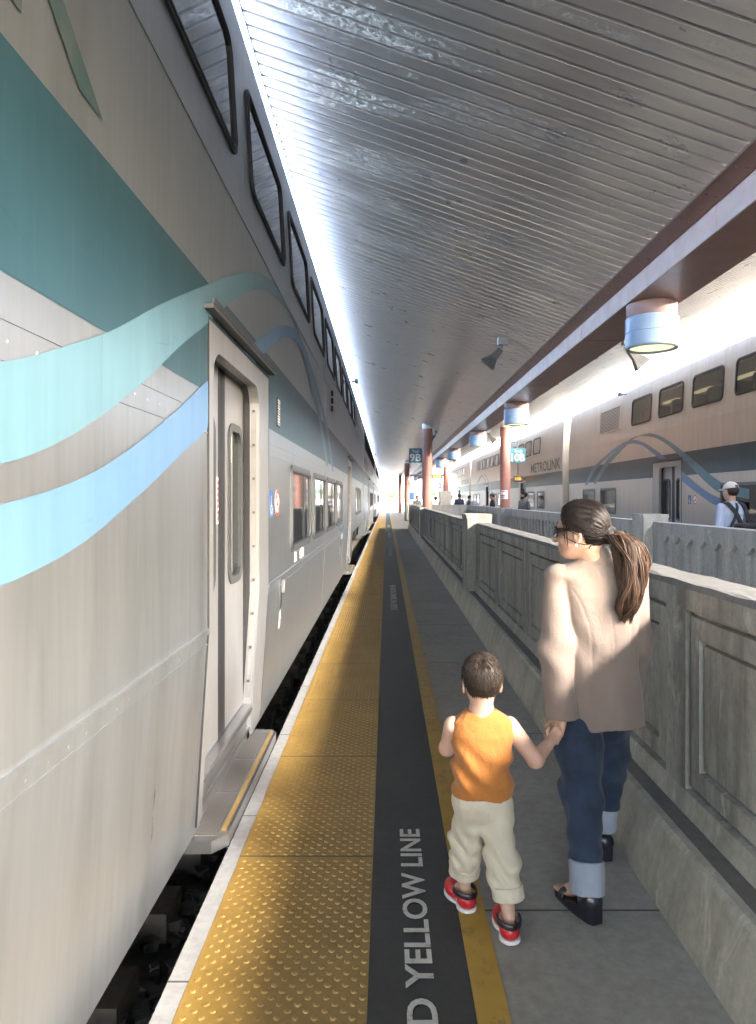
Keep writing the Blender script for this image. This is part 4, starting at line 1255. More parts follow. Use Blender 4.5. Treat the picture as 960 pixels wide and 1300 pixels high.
def loft(p, prof, n=2.3, yaw=0.0, piv=(0, 0)):
    """prof rows: z, cx, cy, rx, ry"""
    pr = np.array(prof, np.float32); o_ = np.argsort(pr[:, 0]); pr = pr[o_]
    z = p[:, 2]
    cx, cy, rx, ry = (np.interp(z, pr[:, 0], pr[:, i]) for i in (1, 2, 3, 4))
    dx, dy = p[:, 0] - cx, p[:, 1] - cy
    if yaw:
        c, s = math.cos(yaw), math.sin(yaw); dx, dy = c * dx + s * dy, -s * dx + c * dy
    q = (np.abs(dx / rx) ** n + np.abs(dy / ry) ** n + 1e-9) ** (1 / n)
    d = (q - 1) * np.minimum(rx, ry)
    return np.maximum(d, np.maximum(z - pr[-1, 0], pr[0, 0] - z))
def wob(p, f, a, seed=0):
    r_ = np.random.default_rng(seed); d = 0
    for i in range(4):
        w = r_.normal(size=3); w /= np.linalg.norm(w)
        d = d + np.sin((p @ w.astype(np.float32)) * f * (1 + .5 * i) + r_.uniform(0, 6)) / (1 + i)
    return d * a * .5

def surface(fn, lo, hi, h, name, mat, parent=None, smooth_it=1):
    """sparse evaluation + surface nets"""
    lo = np.array(lo, np.float32); hi = np.array(hi, np.float32)
    B = 12
    nb = np.ceil((hi - lo) / (h * B)).astype(int)
    n = nb * B + 1
    F = np.empty(tuple(n), np.float32)
    ci = np.stack(np.meshgrid(*[np.arange(k) for k in nb], indexing='ij'), -1).reshape(-1, 3)
    cc = lo + (ci + .5) * h * B
    dc = fn(cc.astype(np.float32))
    rad = h * B * .87 * 1.6 + .02
    F[:] = 1
    # fill far blocks with their sign
    for (i, j, k), d in zip(ci, dc):
        if d < -rad: F[i * B:(i + 1) * B + 1, j * B:(j + 1) * B + 1, k * B:(k + 1) * B + 1] = -1
    near = ci[np.abs(dc) <= rad]
    loc = np.stack(np.meshgrid(*[np.arange(B + 1)] * 3, indexing='ij'), -1).reshape(-1, 3)
    for s0 in range(0, len(near), 200):
        blk = near[s0:s0 + 200]
        idx = (blk[:, None, :] * B + loc[None]).reshape(-1, 3)
        val = fn((lo + idx * h).astype(np.float32))
        F[idx[:, 0], idx[:, 1], idx[:, 2]] = val
    ins = F < 0
    c8 = [ins[a:n[0] - 1 + a, b:n[1] - 1 + b, c:n[2] - 1 + c] for a in (0, 1) for b in (0, 1) for c in (0, 1)]
    cnt = sum(c.astype(np.int8) for c in c8)
    act = np.argwhere((cnt > 0) & (cnt < 8))
    vid = -np.ones(tuple(n - 1), np.int64)
    vid[act[:, 0], act[:, 1], act[:, 2]] = np.arange(len(act))
    acc = np.zeros((len(act), 3)); num = np.zeros(len(act))
    for ax in range(3):
        for a in (0, 1):
            for b in (0, 1):
                o0 = np.zeros(3, int); oth = [i for i in range(3) if i != ax]
                o0[oth[0]] = a; o0[oth[1]] = b
                o1 = o0.copy(); o1[ax] = 1
                p0 = act + o0; p1 = act + o1
                f0 = F[p0[:, 0], p0[:, 1], p0[:, 2]]; f1 = F[p1[:, 0], p1[:, 1], p1[:, 2]]
                m_ = (f0 < 0) != (f1 < 0)
                t_ = f0[m_] / (f0[m_] - f1[m_])
                q = o0 + np.zeros((m_.sum(), 3)); q[:, ax] = t_
                acc[m_] += q; num[m_] += 1
    vs_ = lo + (act + acc / num[:, None]) * h
    fs = []
    for ax in range(3):
        u, v = [(1, 2), (2, 0), (0, 1)][ax]
        sl0 = [slice(1, n[i] - 1) for i in range(3)]; sl0[ax] = slice(0, n[ax] - 1)
        sl1 = list(sl0); sl1[ax] = slice(1, n[ax])
        a_, b_ = ins[tuple(sl0)], ins[tuple(sl1)]
        e_ = np.argwhere(a_ != b_)
        base = np.array([1, 1, 1]); base[ax] = 0
        g_ = e_ + base
        q = []
        for du, dv_ in ((0, 0), (-1, 0), (-1, -1), (0, -1)):
            w = g_.copy(); w[:, u] += du; w[:, v] += dv_
            q.append(vid[w[:, 0], w[:, 1], w[:, 2]])
        q = np.stack(q, 1)
        fl = a_[e_[:, 0], e_[:, 1], e_[:, 2]]
        q[~fl] = q[~fl][:, ::-1]
        fs.append(q)
    fs = np.concatenate(fs); fs = fs[(fs >= 0).all(1)]
    for _ in range(smooth_it):
        s_ = np.zeros_like(vs_); k_ = np.zeros(len(vs_))
        for i, j in ((0, 1), (1, 2), (2, 3), (3, 0)):
            np.add.at(s_, fs[:, i], vs_[fs[:, j]]); np.add.at(k_, fs[:, i], 1)
            np.add.at(s_, fs[:, j], vs_[fs[:, i]]); np.add.at(k_, fs[:, j], 1)
        vs_ = vs_ * .5 + .5 * s_ / np.maximum(k_, 1)[:, None]
    return link_mesh(name, vs_, fs, mat, parent, True)

# materials for people
def skin_mat(name, col):
    t = NT(name)
    c = t.ramp(t.noise(16, 5, .6), [(.3, tuple(v * .88 for v in col)), (.7, tuple(min(1, v * 1.08) for v in col))])
    t.b.inputs['Subsurface Weight'].default_value = .12
    t.b.inputs['Subsurface Radius'].default_value = (.012, .005, .003)
    return t.set(color=c, rough=.5)
SK = skin_mat('skin_light', (.52, .315, .225)); SK2 = skin_mat('skin_child', (.58, .37, .275)); SK3 = skin_mat('skin_tan', (.34, .19, .13))
def cloth_mat(name, col, weave=220, rough=.9, var=.10, sheen=.15, wr=.0, wscale=14):
    t = NT(name)
    c = t.ramp(t.noise(7, 6, .6), [(.3, tuple(v * (1 - var) for v in col)), (.7, tuple(min(1, v * (1 + var)) for v in col))])
    n1 = t.bump(t.noise(weave, 2, .5), .35, .003)
    if wr: n1 = t.bump(t.noise(wscale, 4, .55, (1, 1, .6), .6), wr, .02, n1)
    return t.set(color=c, rough=rough, normal=n1, sheen=sheen)
CL = dict(
    jacket=cloth_mat('tan_blazer_cloth', (.212, .164, .135), 260, .85, .07, .2, .32, 12),
    denim=cloth_mat('dark_denim', (.015, .029, .058), 320, .9, .45, .1, .3, 16),
    cuff=cloth_mat('denim_inside', (.28, .31, .37), 320, .95, .12, .1, .2, 20),
    orange=cloth_mat('orange_cotton', (.41, .155, .032), 200, .92, .09, .15, .55, 16),
    cream=cloth_mat('cream_cotton', (.60, .545, .42), 240, .92, .06, .15, .45, 18),
    lightblue=cloth_mat('pale_blue_shirt', (.34, .40, .54), 200, .9, .06, .1, .4, 14),
    navy=cloth_mat('navy_cloth', (.025, .035, .07)), grey=cloth_mat('charcoal_cloth', (.09, .095, .10)), black=cloth_mat('black_cloth', (.014, .014, .016)),
    white=cloth_mat('white_cloth', (.70, .70, .69)), cap=cloth_mat('white_cap_cloth', (.52, .52, .51), 200, .9, .04, .1, .2, 20), trousers=cloth_mat('dark_trousers', (.04, .042, .05)))
t = NT('black_leather'); LEATHER = t.set(color=(.012, .014, .02), rough=.35, normal=t.bump(t.noise(120, 3, .5), .2, .002))
t = NT('red_clog'); CLOG = t.set(color=t.ramp(t.noise(20, 4, .6), [(.3, (.40, .012, .018)), (.7, (.56, .02, .03))]), rough=.4)
def hair_mat(name, c1, c2):
    t = NT(name)
    c = t.ramp(t.noise(9, 6, .6, (1, 1, .4)), [(.35, c1), (.72, c2)])
    t.b.inputs['Anisotropic'].default_value = .6
    return t.set(color=c, rough=.5, spec=.22)
HAIRW = hair_mat('dark_brown_hair', (.007, .005, .004), (.020, .012, .009))
HAIRT = hair_mat('brown_ponytail_hair', (.018, .011, .008), (.150, .088, .058))
HAIRB = hair_mat('child_brown_hair', (.016, .012, .010), (.055, .040, .031))
HAIRK = hair_mat('black_hair', (.008, .007, .007), (.02, .017, .015))

def frame(d, up=(0, 0, 1)):
    """orthonormal columns: forward, left, up"""
    f = np.array(d, float); f /= np.linalg.norm(f)
    l = np.cross(up, f); l /= np.linalg.norm(l)
    u = np.cross(f, l)
    return np.stack([f, l, u], 1)
def head_sdf(p, c, fr, s=1.0, child=False):
    """skull, jaw, nose, lips, brow, eyes and ears; c = centre of the skull"""
    c = np.array(c); W = lambda f, l, u: c + (fr @ (np.array([f, l, u]) * s))
    d = ell(p, W(-.012, 0, .02), np.array([.098, .077, .10]) * s, fr)
    d = smin(d, ell(p, W(.030, 0, -.045), np.array([.062, .058, .072]) * s, fr), .03 * s)
    d = smin(d, ell(p, W(.062, 0, -.092), np.array([.026, .028, .022]) * s, fr), .03 * s)
    d = smin(d, ell(p, W(.078, 0, .018), np.array([.014, .045, .014]) * s, fr), .02 * s)
    d = smin(d, cone(p, W(.088, 0, .005), W(.110, 0, -.034), .008 * s, .014 * s), .012 * s)
    for l in (-1, 1):
        d = smin(d, ell(p, W(.055, l * .040, -.035), np.array([.03, .022, .025]) * s, fr), .02 * s)
        d = smax(d, -ell(p, W(.094, l * .031, -.002), np.array([.012, .017, .010]) * s, fr), .010 * s)
        d = smin(d, ell(p, W(.078, l * .031, -.003), np.array([.012, .013, .011]) * s, fr), .004 * s)
        e = ell(p, W(-.008, l * .082, -.018), np.array([.020, .009, .033]) * s, frame(fr @ np.array([1, l * -.25, 0]), fr[:, 2]))
        e = smax(e, -ell(p, W(-.004, l * .092, -.016), np.array([.012, .007, .020]) * s, fr), .006 * s)
        d = smin(d, e, .008 * s)
    d = smin(d, ell(p, W(.090, 0, -.062), np.array([.010, .024, .0065]) * s, fr), .007 * s)
    d = smin(d, ell(p, W(.088, 0, -.074), np.array([.010, .020, .007]) * s, fr), .007 * s)
    return d
def hand_sdf(p, wrist, d, nrm, s=1.0, curl=.6, left=True):
    """palm along d, palm normal nrm; fingers curl towards nrm; thumb on one side"""
    d = np.array(d, float); d /= np.linalg.norm(d)
    nrm = np.array(nrm, float); nrm -= d * (nrm @ d); nrm /= np.linalg.norm(nrm)
    sd = np.cross(d, nrm) * (1 if left else -1)
    w = np.array(wrist)
    rot = np.stack([d, sd, nrm], 1)
    r = ell(p, w + d * .048 * s, np.array([.050, .040, .017]) * s, rot)
    r = smin(r, cone(p, w - d * .01 * s, w + d * .03 * s, .024 * s, .026 * s), .02 * s)
    for k, (off, ln) in enumerate(((.029, .070), (.010, .078), (-.010, .072), (-.028, .056))):
        a = w + d * .085 * s + sd * off * s
        ang = curl * .5; b = a + (d * math.cos(ang) + nrm * math.sin(ang)) * ln * .42 * s
        ang = curl * 1.5; c = b + (d * math.cos(ang) + nrm * math.sin(ang)) * ln * .32 * s
        ang = curl * 2.3; e = c + (d * math.cos(ang) + nrm * math.sin(ang)) * ln * .26 * s
        r = smin(r, chain(p, [a - d * .02 * s, b, c, e], np.array([.0095, .0088, .008, .007]) * s, .004 * s), .006 * s)
    a = w + d * .028 * s + sd * .028 * s
    b = a + (d * .55 + sd * .65 + nrm * .45) * .036 * s; c = b + (d * .8 + sd * .1 + nrm * .5) * .030 * s
    r = smin(r, chain(p, [a, b, c], np.array([.013, .0105, .009]) * s, .006 * s), .012 * s)
    return r

def strands(name, gens, mat, parent, r=.0016, n=4):
    b = MB()
    for pts, rr in gens:
        m_ = len(pts); rs = [rr * (.75 + .5 * math.sin(math.pi * min(1, .15 + i / (m_ - 1) * .8))) * (1 if i < m_ - 1 else .25) for i in range(m_)]
        b.tube(pts, rs, n, False)
    return b.build(name, mat, parent, True)

# ---------------------------------------------------------------- the woman
def woman():
    hc = np.array([.812, 2.925, 1.508]); hf = frame((-.86, .50, -.06))
    neck = np.array([.872, 2.945, 1.375])
    Lw = np.array([.714, 2.862, .752])
    body_l = [(.735, 2.955, 1.30), (.702, 2.90, 1.03), tuple(Lw)]
    body_r = [(1.035, 2.965, 1.29), (1.072, 2.985, 1.03), (1.05, 3.07, .80)]
    la, lk, lh_ = (.792, 2.745, .115), (.800, 2.855, .47), (.80, 2.935, .84)
    ra, rk, rh_ = (.992, 3.215, .115), (1.000, 3.125, .485), (.955, 2.95, .84)
    def f(p):
        d = head_sdf(p, hc, hf)
        d = smin(d, cone(p, neck, hc + hf @ np.array([-.025, 0, -.06]), .052, .048), .03)
        d = smin(d, loft(p, [(.80, .88, 2.945, .11, .08), (1.0, .90, 2.945, .11, .075), (1.2, .88, 2.95, .15, .095), (1.32, .875, 2.95, .14, .07), (1.385, .872, 2.945, .05, .045)], 2.2), .04)
        for c_ in (body_l, body_r): d = smin(d, chain(p, c_, [.045, .038, .027], .03), .03)
        for (h_, k_, a_) in ((lh_, lk, la), (rh_, rk, ra)):
            d = smin(d, chain(p, [h_, k_, a_], [.055, .050, .033], .03), .03)
        # feet
        for (a_, dirf) in ((la, (-.36, .93)), (ra, (-.12, .99))):
            dx, dy = np.array(dirf) / np.linalg.norm(dirf)
            a_ = np.array(a_); heel = a_ + np.array([-dx * .03, -dy * .03, -.028]); ball = a_ + np.array([dx * .125, dy * .125, -.075]); toe = ball + np.array([dx * .045, dy * .045, -.006])
            d = smin(d, chain(p, [heel, a_ + np.array([dx * .04, dy * .04, -.02]), ball], [.028, .032, .026], .02), .02)
            for q in range(5):
                o_ = (q - 2) * .0165
                tp_ = toe + np.array([-dy * o_ * -1, dx * o_ * -1, 0]) - np.array([dx, dy, 0]) * abs(q - 1) * .007
                d = smin(d, cone(p, ball + np.array([dy * o_, -dx * o_, -.002]), tp_ + np.array([dx * .012, dy * .012, -.002]), .011, .0085), .006)
        d = smin(d, hand_sdf(p, Lw + np.array([0, 0, -.008]), (-.18, .10, -.95), (-.9, -.25, -.2), .92, 1.15, True), .012)
        d = smin(d, hand_sdf(p, (1.045, 3.08, .785), (-.05, .15, -1), (-1, 0, 0), .92, .5, False), .012)
        return d
    o = surface(f, (.56, 2.60, -.01), (1.17, 3.46, 1.66), .0042, 'person', SK, None, 1)
    tag(o, 'woman in tan blazer and rolled dark jeans, holding the small child by the hand', 'person')
    # jacket
    def fj(p):
        d = loft(p, [(.692, .908, 2.950, .170, .124), (.80, .907, 2.948, .165, .120), (.98, .903, 2.948, .150, .104), (1.12, .900, 2.95, .158, .112), (1.24, .900, 2.955, .172, .112), (1.315, .888, 2.955, .172, .092), (1.355, .882, 2.952, .138, .07), (1.385, .876, 2.948, .086, .058), (1.432, .870, 2.944, .060, .056)], 2.7)
        sl = chain(p, [(.722, 2.945, 1.298), (.702, 2.895, 1.03), (.716, 2.868, .72)], [.062, .065, .066], .05)
        sl = sl + .0045 * np.sin(p[:, 2] * 46 + p[:, 0] * 25 + np.sin(p[:, 1] * 30) * 1.2) * np.exp(-((p[:, 2] - 1.03) / .13) ** 2) + .003 * np.sin(p[:, 2] * 20 + p[:, 0] * 34 + p[:, 1] * 18)
        sl = np.maximum(sl, .742 - p[:, 2])
        sl = np.maximum(sl, -np.maximum(cone(p, (.716, 2.868, .64), (.716, 2.868, .74), .055, .055), p[:, 2] - .775))
        sr = chain(p, [(1.046, 2.965, 1.285), (1.070, 2.985, 1.02), (1.055, 3.06, .76)], [.060, .060, .058], .04)
        sr = sr + .0045 * np.sin(p[:, 2] * 48 + p[:, 0] * 25) * np.exp(-((p[:, 2] - 1.0) / .14) ** 2)
        sr = np.maximum(sr, .76 - p[:, 2])
        # back drapes, centre-back and princess seams
        dr = wob(p * V3(1, 1, .45), 22, .006, 3)
        dr = dr + .0045 * np.sin(p[:, 0] * 52 + p[:, 2] * 7) * np.clip((1.0 - p[:, 2]) / .3, 0, 1)
        dr = dr + .004 * np.sin(p[:, 2] * 30 - np.abs(p[:, 0] - .91) * 45) * np.exp(-((p[:, 2] - 1.03) / .09) ** 2)
        fx = p[:, 0] - .92
        back = (p[:, 1] < 2.93)
        up = np.clip((p[:, 2] - 1.05) / .22, 0, 1)
        seam = .0022 * np.exp(-((fx - .008 + .025 * up) / .0045) ** 2) * back
        for s_ in (-1, 1):
            seam = seam + .002 * np.exp(-((fx - s_ * (.082 + .055 * up * up) + .02 * up) / .0045) ** 2) * back * (p[:, 2] < 1.27)
        d = d + dr + seam
        d = np.maximum(d, .696 - p[:, 2] + .006 * np.sin(p[:, 0] * 14))
        d = np.maximum(d, -np.maximum(loft(p, [(.60, .908, 2.95, .160, .114), (.80, .907, 2.948, .155, .110)], 2.4), p[:, 2] - .74))
        d = smin(d, sl, .007); d = smin(d, sr, .008)
        pad = ell(p, (.742, 2.952, 1.325), (.075, .07, .030)); d = smin(d, pad, .03)
        pad = ell(p, (1.03, 2.960, 1.312), (.07, .07, .030)); d = smin(d, pad, .03)
        col = loft(p, [(1.372, .877, 2.944, .078, .064), (1.40, .873, 2.943, .069, .062), (1.440, .868, 2.942, .061, .059)], 2.1)
        d = smin(d, col, .008)
        d = np.maximum(d, -cone(p, (.870, 2.945, 1.42), (.855, 2.94, 1.52), .050, .056))
        return d
    surface(fj, (.56, 2.78, .66), (1.20, 3.18, 1.48), .0048, 'blazer', CL['jacket'], o, 1)
    # jeans
    def fl(p):
        a = chain(p, [(.815, 2.958, .80), (.800, 2.90, .62), (.798, 2.865, .46), (.790, 2.752, .14)], [.088, .092, .079, .063], .04)
        b = chain(p, [(.945, 2.96, .80), (.996, 3.125, .475), (.992, 3.205, .18)], [.092, .077, .060], .04)
        w1 = .009 * np.sin(p[:, 2] * 46 + p[:, 0] * 40 + np.sin(p[:, 1] * 25)) * np.exp(-((p[:, 2] - .47) / .10) ** 2) + .005 * np.sin(p[:, 2] * 70 + p[:, 0] * 30) * np.exp(-((p[:, 2] - .24) / .08) ** 2)
        d = smin(a + w1, b + w1, .03)
        d = smin(d, ell(p, (.880, 2.95, .83), (.140, .108, .13)), .04)
        d = d + wob(p, 38, .0055, 5) + .0035 * np.sin(p[:, 2] * 60 + np.abs(p[:, 0] - .88) * 70) * np.exp(-((p[:, 2] - .76) / .07) ** 2)
        seam = .0025 * np.exp(-((p[:, 0] - (.8 + .05 * 0)) / .004) ** 2)
        d = np.maximum(d, np.where(p[:, 0] < .9, .200, .238) - p[:, 2]); d = np.maximum(d, p[:, 2] - .97)
        return d
    surface(fl, (.64, 2.64, .14), (1.13, 3.32, 1.0), .0058, 'jeans', CL['denim'], o, 1)
    for (a_, b_, r0, r1) in (((.792, 2.770, .215), (.789, 2.745, .095), .069, .068), ((.993, 3.192, .255), (.992, 3.212, .135), .066, .064)):
        def fc(p, a_=a_, b_=b_, r0=r0, r1=r1):
            a = np.array(a_); b = np.array(b_); ba = (b - a); L = np.linalg.norm(ba); u = ba / L
            t_ = (p - a) @ u.astype(np.float32)
            rad = np.linalg.norm(p - a - t_[:, None] * u, axis=1)
            rr = r0 + (r1 - r0) * t_ / L + .0025 * np.sin(p[:, 0] * 70) + wob(p, 60, .002, 9)
            return np.maximum(np.maximum(np.abs(rad - rr + .006) - .006, -t_), t_ - L)
        surface(fc, (a_[0] - .1, a_[1] - .11, .06), (a_[0] + .1, a_[1] + .11, .30), .004, 'jeans_cuff', CL['cuff'], o, 1)
    # wedge sandals
    for (a_, dirf) in ((la, (-.36, .93)), (ra, (-.12, .99))):
        dx, dy = np.array(dirf) / np.linalg.norm(dirf); A = np.array(a_)
        def W(f_, l_, z_): return (A[0] + dx * f_ - dy * l_, A[1] + dy * f_ + dx * l_, z_)
        q = MB(); nst = 14; rings = []
        for i in range(nst):
            t_ = i / (nst - 1); f_ = -.058 + .265 * t_
            hw = (.031 + .014 * math.sin(math.pi * min(1, t_ * .95)) ) * (1 if t_ < .85 else (1 - (t_ - .85) * 3.2))
            if i == 0: hw *= .72
            top = .062 - .045 * min(1, max(0, (t_ - .12) / .55)); top = max(top, .016)
            low = .0 if t_ < .9 else .006
            rings.append([W(f_, -hw, low), W(f_, hw, low), W(f_, hw * 1.04, top), W(f_, -hw * 1.04, top)])
        q.add([v for r_ in rings for v in r_], [(i * 4 + k, i * 4 + (k + 1) % 4, (i + 1) * 4 + (k + 1) % 4, (i + 1) * 4 + k) for i in range(nst - 1) for k in range(4)] + [(3, 2, 1, 0), tuple((nst - 1) * 4 + k for k in range(4))])
        q.build('wedge_sole', LEATHER, o)
        def fs_(p, which=0):
            f_ = (p[:, 0] - A[0]) * dx + (p[:, 1] - A[1]) * dy; l_ = -(p[:, 0] - A[0]) * dy + (p[:, 1] - A[1]) * dx
            q_ = np.stack([f_, l_, p[:, 2]], 1).astype(np.float32)
            heel = smin(ell(q_, (-.030, 0, .078), (.034, .040, .042)), ell(q_, (.0, 0, .06), (.05, .043, .026)), .02)
            heel = np.maximum(heel, -ell(q_, (.004, 0, .115), (.044, .030, .055)))
            heel = np.maximum(heel, f_ - .03)
            vamp = np.abs(cone(q_, (.115, -.02, .026), (.115, .02, .026), .032, .032)) - .0025
            vamp = np.maximum(vamp, np.abs(f_ - .118) - .018); vamp = np.maximum(vamp, .012 - p[:, 2])
            strap = np.abs(cone(q_, (.02, 0, .04), (.03, 0, .09), .046, .040)) - .003
            strap = np.maximum(strap, np.abs(p[:, 2] - .088 - f_ * .1) - .006)
            return heel if which == 0 else vamp
        surface(lambda p: fs_(p, 0), (A[0] - .24, A[1] - .12, .0), (A[0] + .14, A[1] + .26, .15), .0035, 'heel_counter', LEATHER, o, 1)
        surface(lambda p: fs_(p, 1), (A[0] - .24, A[1] - .12, .0), (A[0] + .14, A[1] + .26, .15), .0032, 'toe_strap', LEATHER, o, 1)
    # hair : cap + swept strands + ponytail
    Wd = lambda f_, l_, u_: hc + hf @ np.array([f_, l_, u_])
    root = Wd(-.118, -.004, -.028)
    def fh(p):
        q = (p - hc) @ hf
        d = ell(p, Wd(-.014, 0, .026), (.111, .091, .106), hf)
        d = smin(d, ell(p, root, (.035, .032, .032)), .03)
        cut = q[:, 0] - (.062 + .20 * np.clip(q[:, 2] - .045, -.03, .2)) + .0       # keep the face clear
        low = np.where(q[:, 0] > -.03, (.005 - q[:, 2]) + (q[:, 0] + .03) * .25, (-.068 - q[:, 2]) + (q[:, 0] + .03) * .9)
        d = smax(smax(d, cut * .8, .008), low * .7, .01)
        d = d + .0022 * np.sin(np.arctan2(q[:, 1], q[:, 2] + .03) * 34 + q[:, 0] * 30)
        return d
    hob = surface(fh, tuple(hc - .19), tuple(hc + .19), .0045, 'hair', HAIRW, o, 1)
    gens = []
    rg = random.Random(5)
    for i in range(420):
        # start points along hairline (front, sides, nape) sweep over the skull to the ponytail root
        a = rg.uniform(-math.pi * .97, math.pi * .97)
        side, up = math.sin(a), math.cos(a)
        if up < -.55: st_ = (-.045, side * .075, -.075)
        elif abs(side) > .85 and up < .3: st_ = (rg.uniform(-.02, .04), side * .088, rg.uniform(.01, .05))
        else: st_ = (.058 + .015 * rg.random(), side * .080, .03 + up * .078)
        p0 = np.array(st_); p1 = hf.T @ (root - hc)
        pts = []
        for k in range(9):
            t_ = k / 8; q = p0 * (1 - t_) + p1 * t_
            e = (q - np.array([-.014, 0, .026])) / np.array([.113, .093, .108]); n_ = np.linalg.norm(e)
            s_ = 1.0 + .012 * rg.random()
            if n_ > 1e-3 and t_ < .92: q = np.array([-.014, 0, .026]) + (e / n_) * np.array([.113, .093, .108]) * s_ if n_ < 1.15 else q
            pts.append(Vector(hc + hf @ q))
        gens.append((pts, rg.uniform(.0010, .0019)))
    # loose strands in front of the ear
    for i in range(9):
        pts = []
        for k in range(8):
            t_ = k / 7
            q = np.array([.030 + .010 * t_ + .0016 * i + .004 * math.sin(4 * t_ + i), .083 - .012 * t_, .050 - .125 * t_ * (1 - .05 * i)])
            pts.append(Vector(hc + hf @ q))
        gens.append((pts, .0011))
    strands('hair_strands', gens, HAIRW, hob)
    tail = [root, root + V3(.028, -.030, .012), root + V3(.058, -.045, -.035), root + V3(.076, -.052, -.11), root + V3(.070, -.050, -.20), root + V3(.052, -.045, -.285), root + V3(.048, -.042, -.33)]
    rad = [.016, .030, .044, .052, .052, .040, .014]
    tail = np.array(tail); kk = np.linspace(0, 1, len(tail))
    def tp_(t_): return np.array([np.interp(t_, kk, tail[:, i]) for i in range(3)])
    core = MB(); core.tube([Vector(tp_(t_)) for t_ in np.linspace(0, .92, 16)], [float(np.interp(t_, kk, rad)) * .62 for t_ in np.linspace(0, .92, 16)], 14)
    pt = core.build('ponytail', HAIRT, hob, True)
    gens = []
    NL = 30
    for j in range(NL):
        aj = j * 2.399; rj = math.sqrt((j + .6) / NL) * 1.05; pj = rg.uniform(0, 6.28); end = rg.uniform(.84, 1.05); amp = rg.uniform(.010, .021); fq = rg.uniform(8.0, 11.0)
        for i in range(26):
            b_ = rg.uniform(0, 6.28); rb = .0135 * math.sqrt(rg.random()); eo = end + rg.uniform(-.07, .03); jit = rg.gauss(0, .12)
            pts = []
            for k in range(18):
                t_ = k / 17 * eo; tt = min(t_, 1)
                c_ = tp_(tt) + np.array([0, 0, -.33 * max(0, t_ - 1)])
                R_ = float(np.interp(tt, kk, rad)) * rj
                tw = aj + .9 * t_
                sp = 1.25 - .75 * t_
                q = c_ + np.array([math.cos(tw) * R_ + math.cos(b_) * rb * sp, math.sin(tw) * R_ * .85 + math.sin(b_) * rb * sp, 0])
                q = q + np.array([math.sin(fq * t_ + pj + jit), math.cos(fq * t_ * .9 + pj * 1.7 + jit) * .6, .2 * math.sin(fq * t_ + b_)]) * amp * min(1, t_ * 2.2)
                pts.append(Vector(q))
            gens.append((pts, rg.uniform(.0011, .0021)))
    strands('ponytail_strands', gens, HAIRT, hob)
    # scrunchie
    q = MB(); ring = []
    ax = (tail[1] - tail[0]); ax /= np.linalg.norm(ax); u_ = np.cross(ax, [0, 0, 1]); u_ /= np.linalg.norm(u_); v_ = np.cross(ax, u_)
    for k in range(21):
        a = 2 * math.pi * k / 20; ring.append(Vector(root + ax * .012 + (u_ * math.cos(a) + v_ * math.sin(a)) * .028))
    q.tube(ring, [.011 + .002 * (k % 2) for k in range(21)], 10, False); q.build('hair_tie', CL['black'], o, True)
    # sunglasses, earring
    q = MB()
    for l_ in (-1, 1):
        loop = [(math.cos(2 * math.pi * k / 20), math.sin(2 * math.pi * k / 20)) for k in range(20)]
        q.prism([(l_ * .040 + .037 * math.copysign(abs(c_) ** .6, c_), .000 + .025 * math.copysign(abs(s_) ** .7, s_)) for c_, s_ in loop], lambda u, v, d: tuple(Wd(.108 + d - abs(u) * .12 - max(0, abs(u) - .04) ** 2 * 16, u, v)), -.004, .003)
        q.tube([Vector(Wd(.078, l_ * .076, .006)), Vector(Wd(.05, l_ * .082, .009)), Vector(Wd(-.01, l_ * .087, .006)), Vector(Wd(-.025, l_ * .088, -.01))], [.011, .0065, .0042, .002], 8)
    q.tube([Vector(Wd(.104, -.01, .006)), Vector(Wd(.108, 0, .009)), Vector(Wd(.104, .01, .006))], .003, 6)
    q.build('sunglasses', M['sunglass'], o)
    q = MB(); c_ = Wd(-.002, .090, -.056)
    q.lathe(tuple(c_), [(.0005, -.006), (.005, -.003), (.0055, 0), (.005, .003), (.0005, .006)], 10); q.build('earring', M['white'], o, True)
    return o
t = NT('sunglass_plastic'); M['sunglass'] = t.set(color=(.006, .006, .007), rough=.08)
woman()

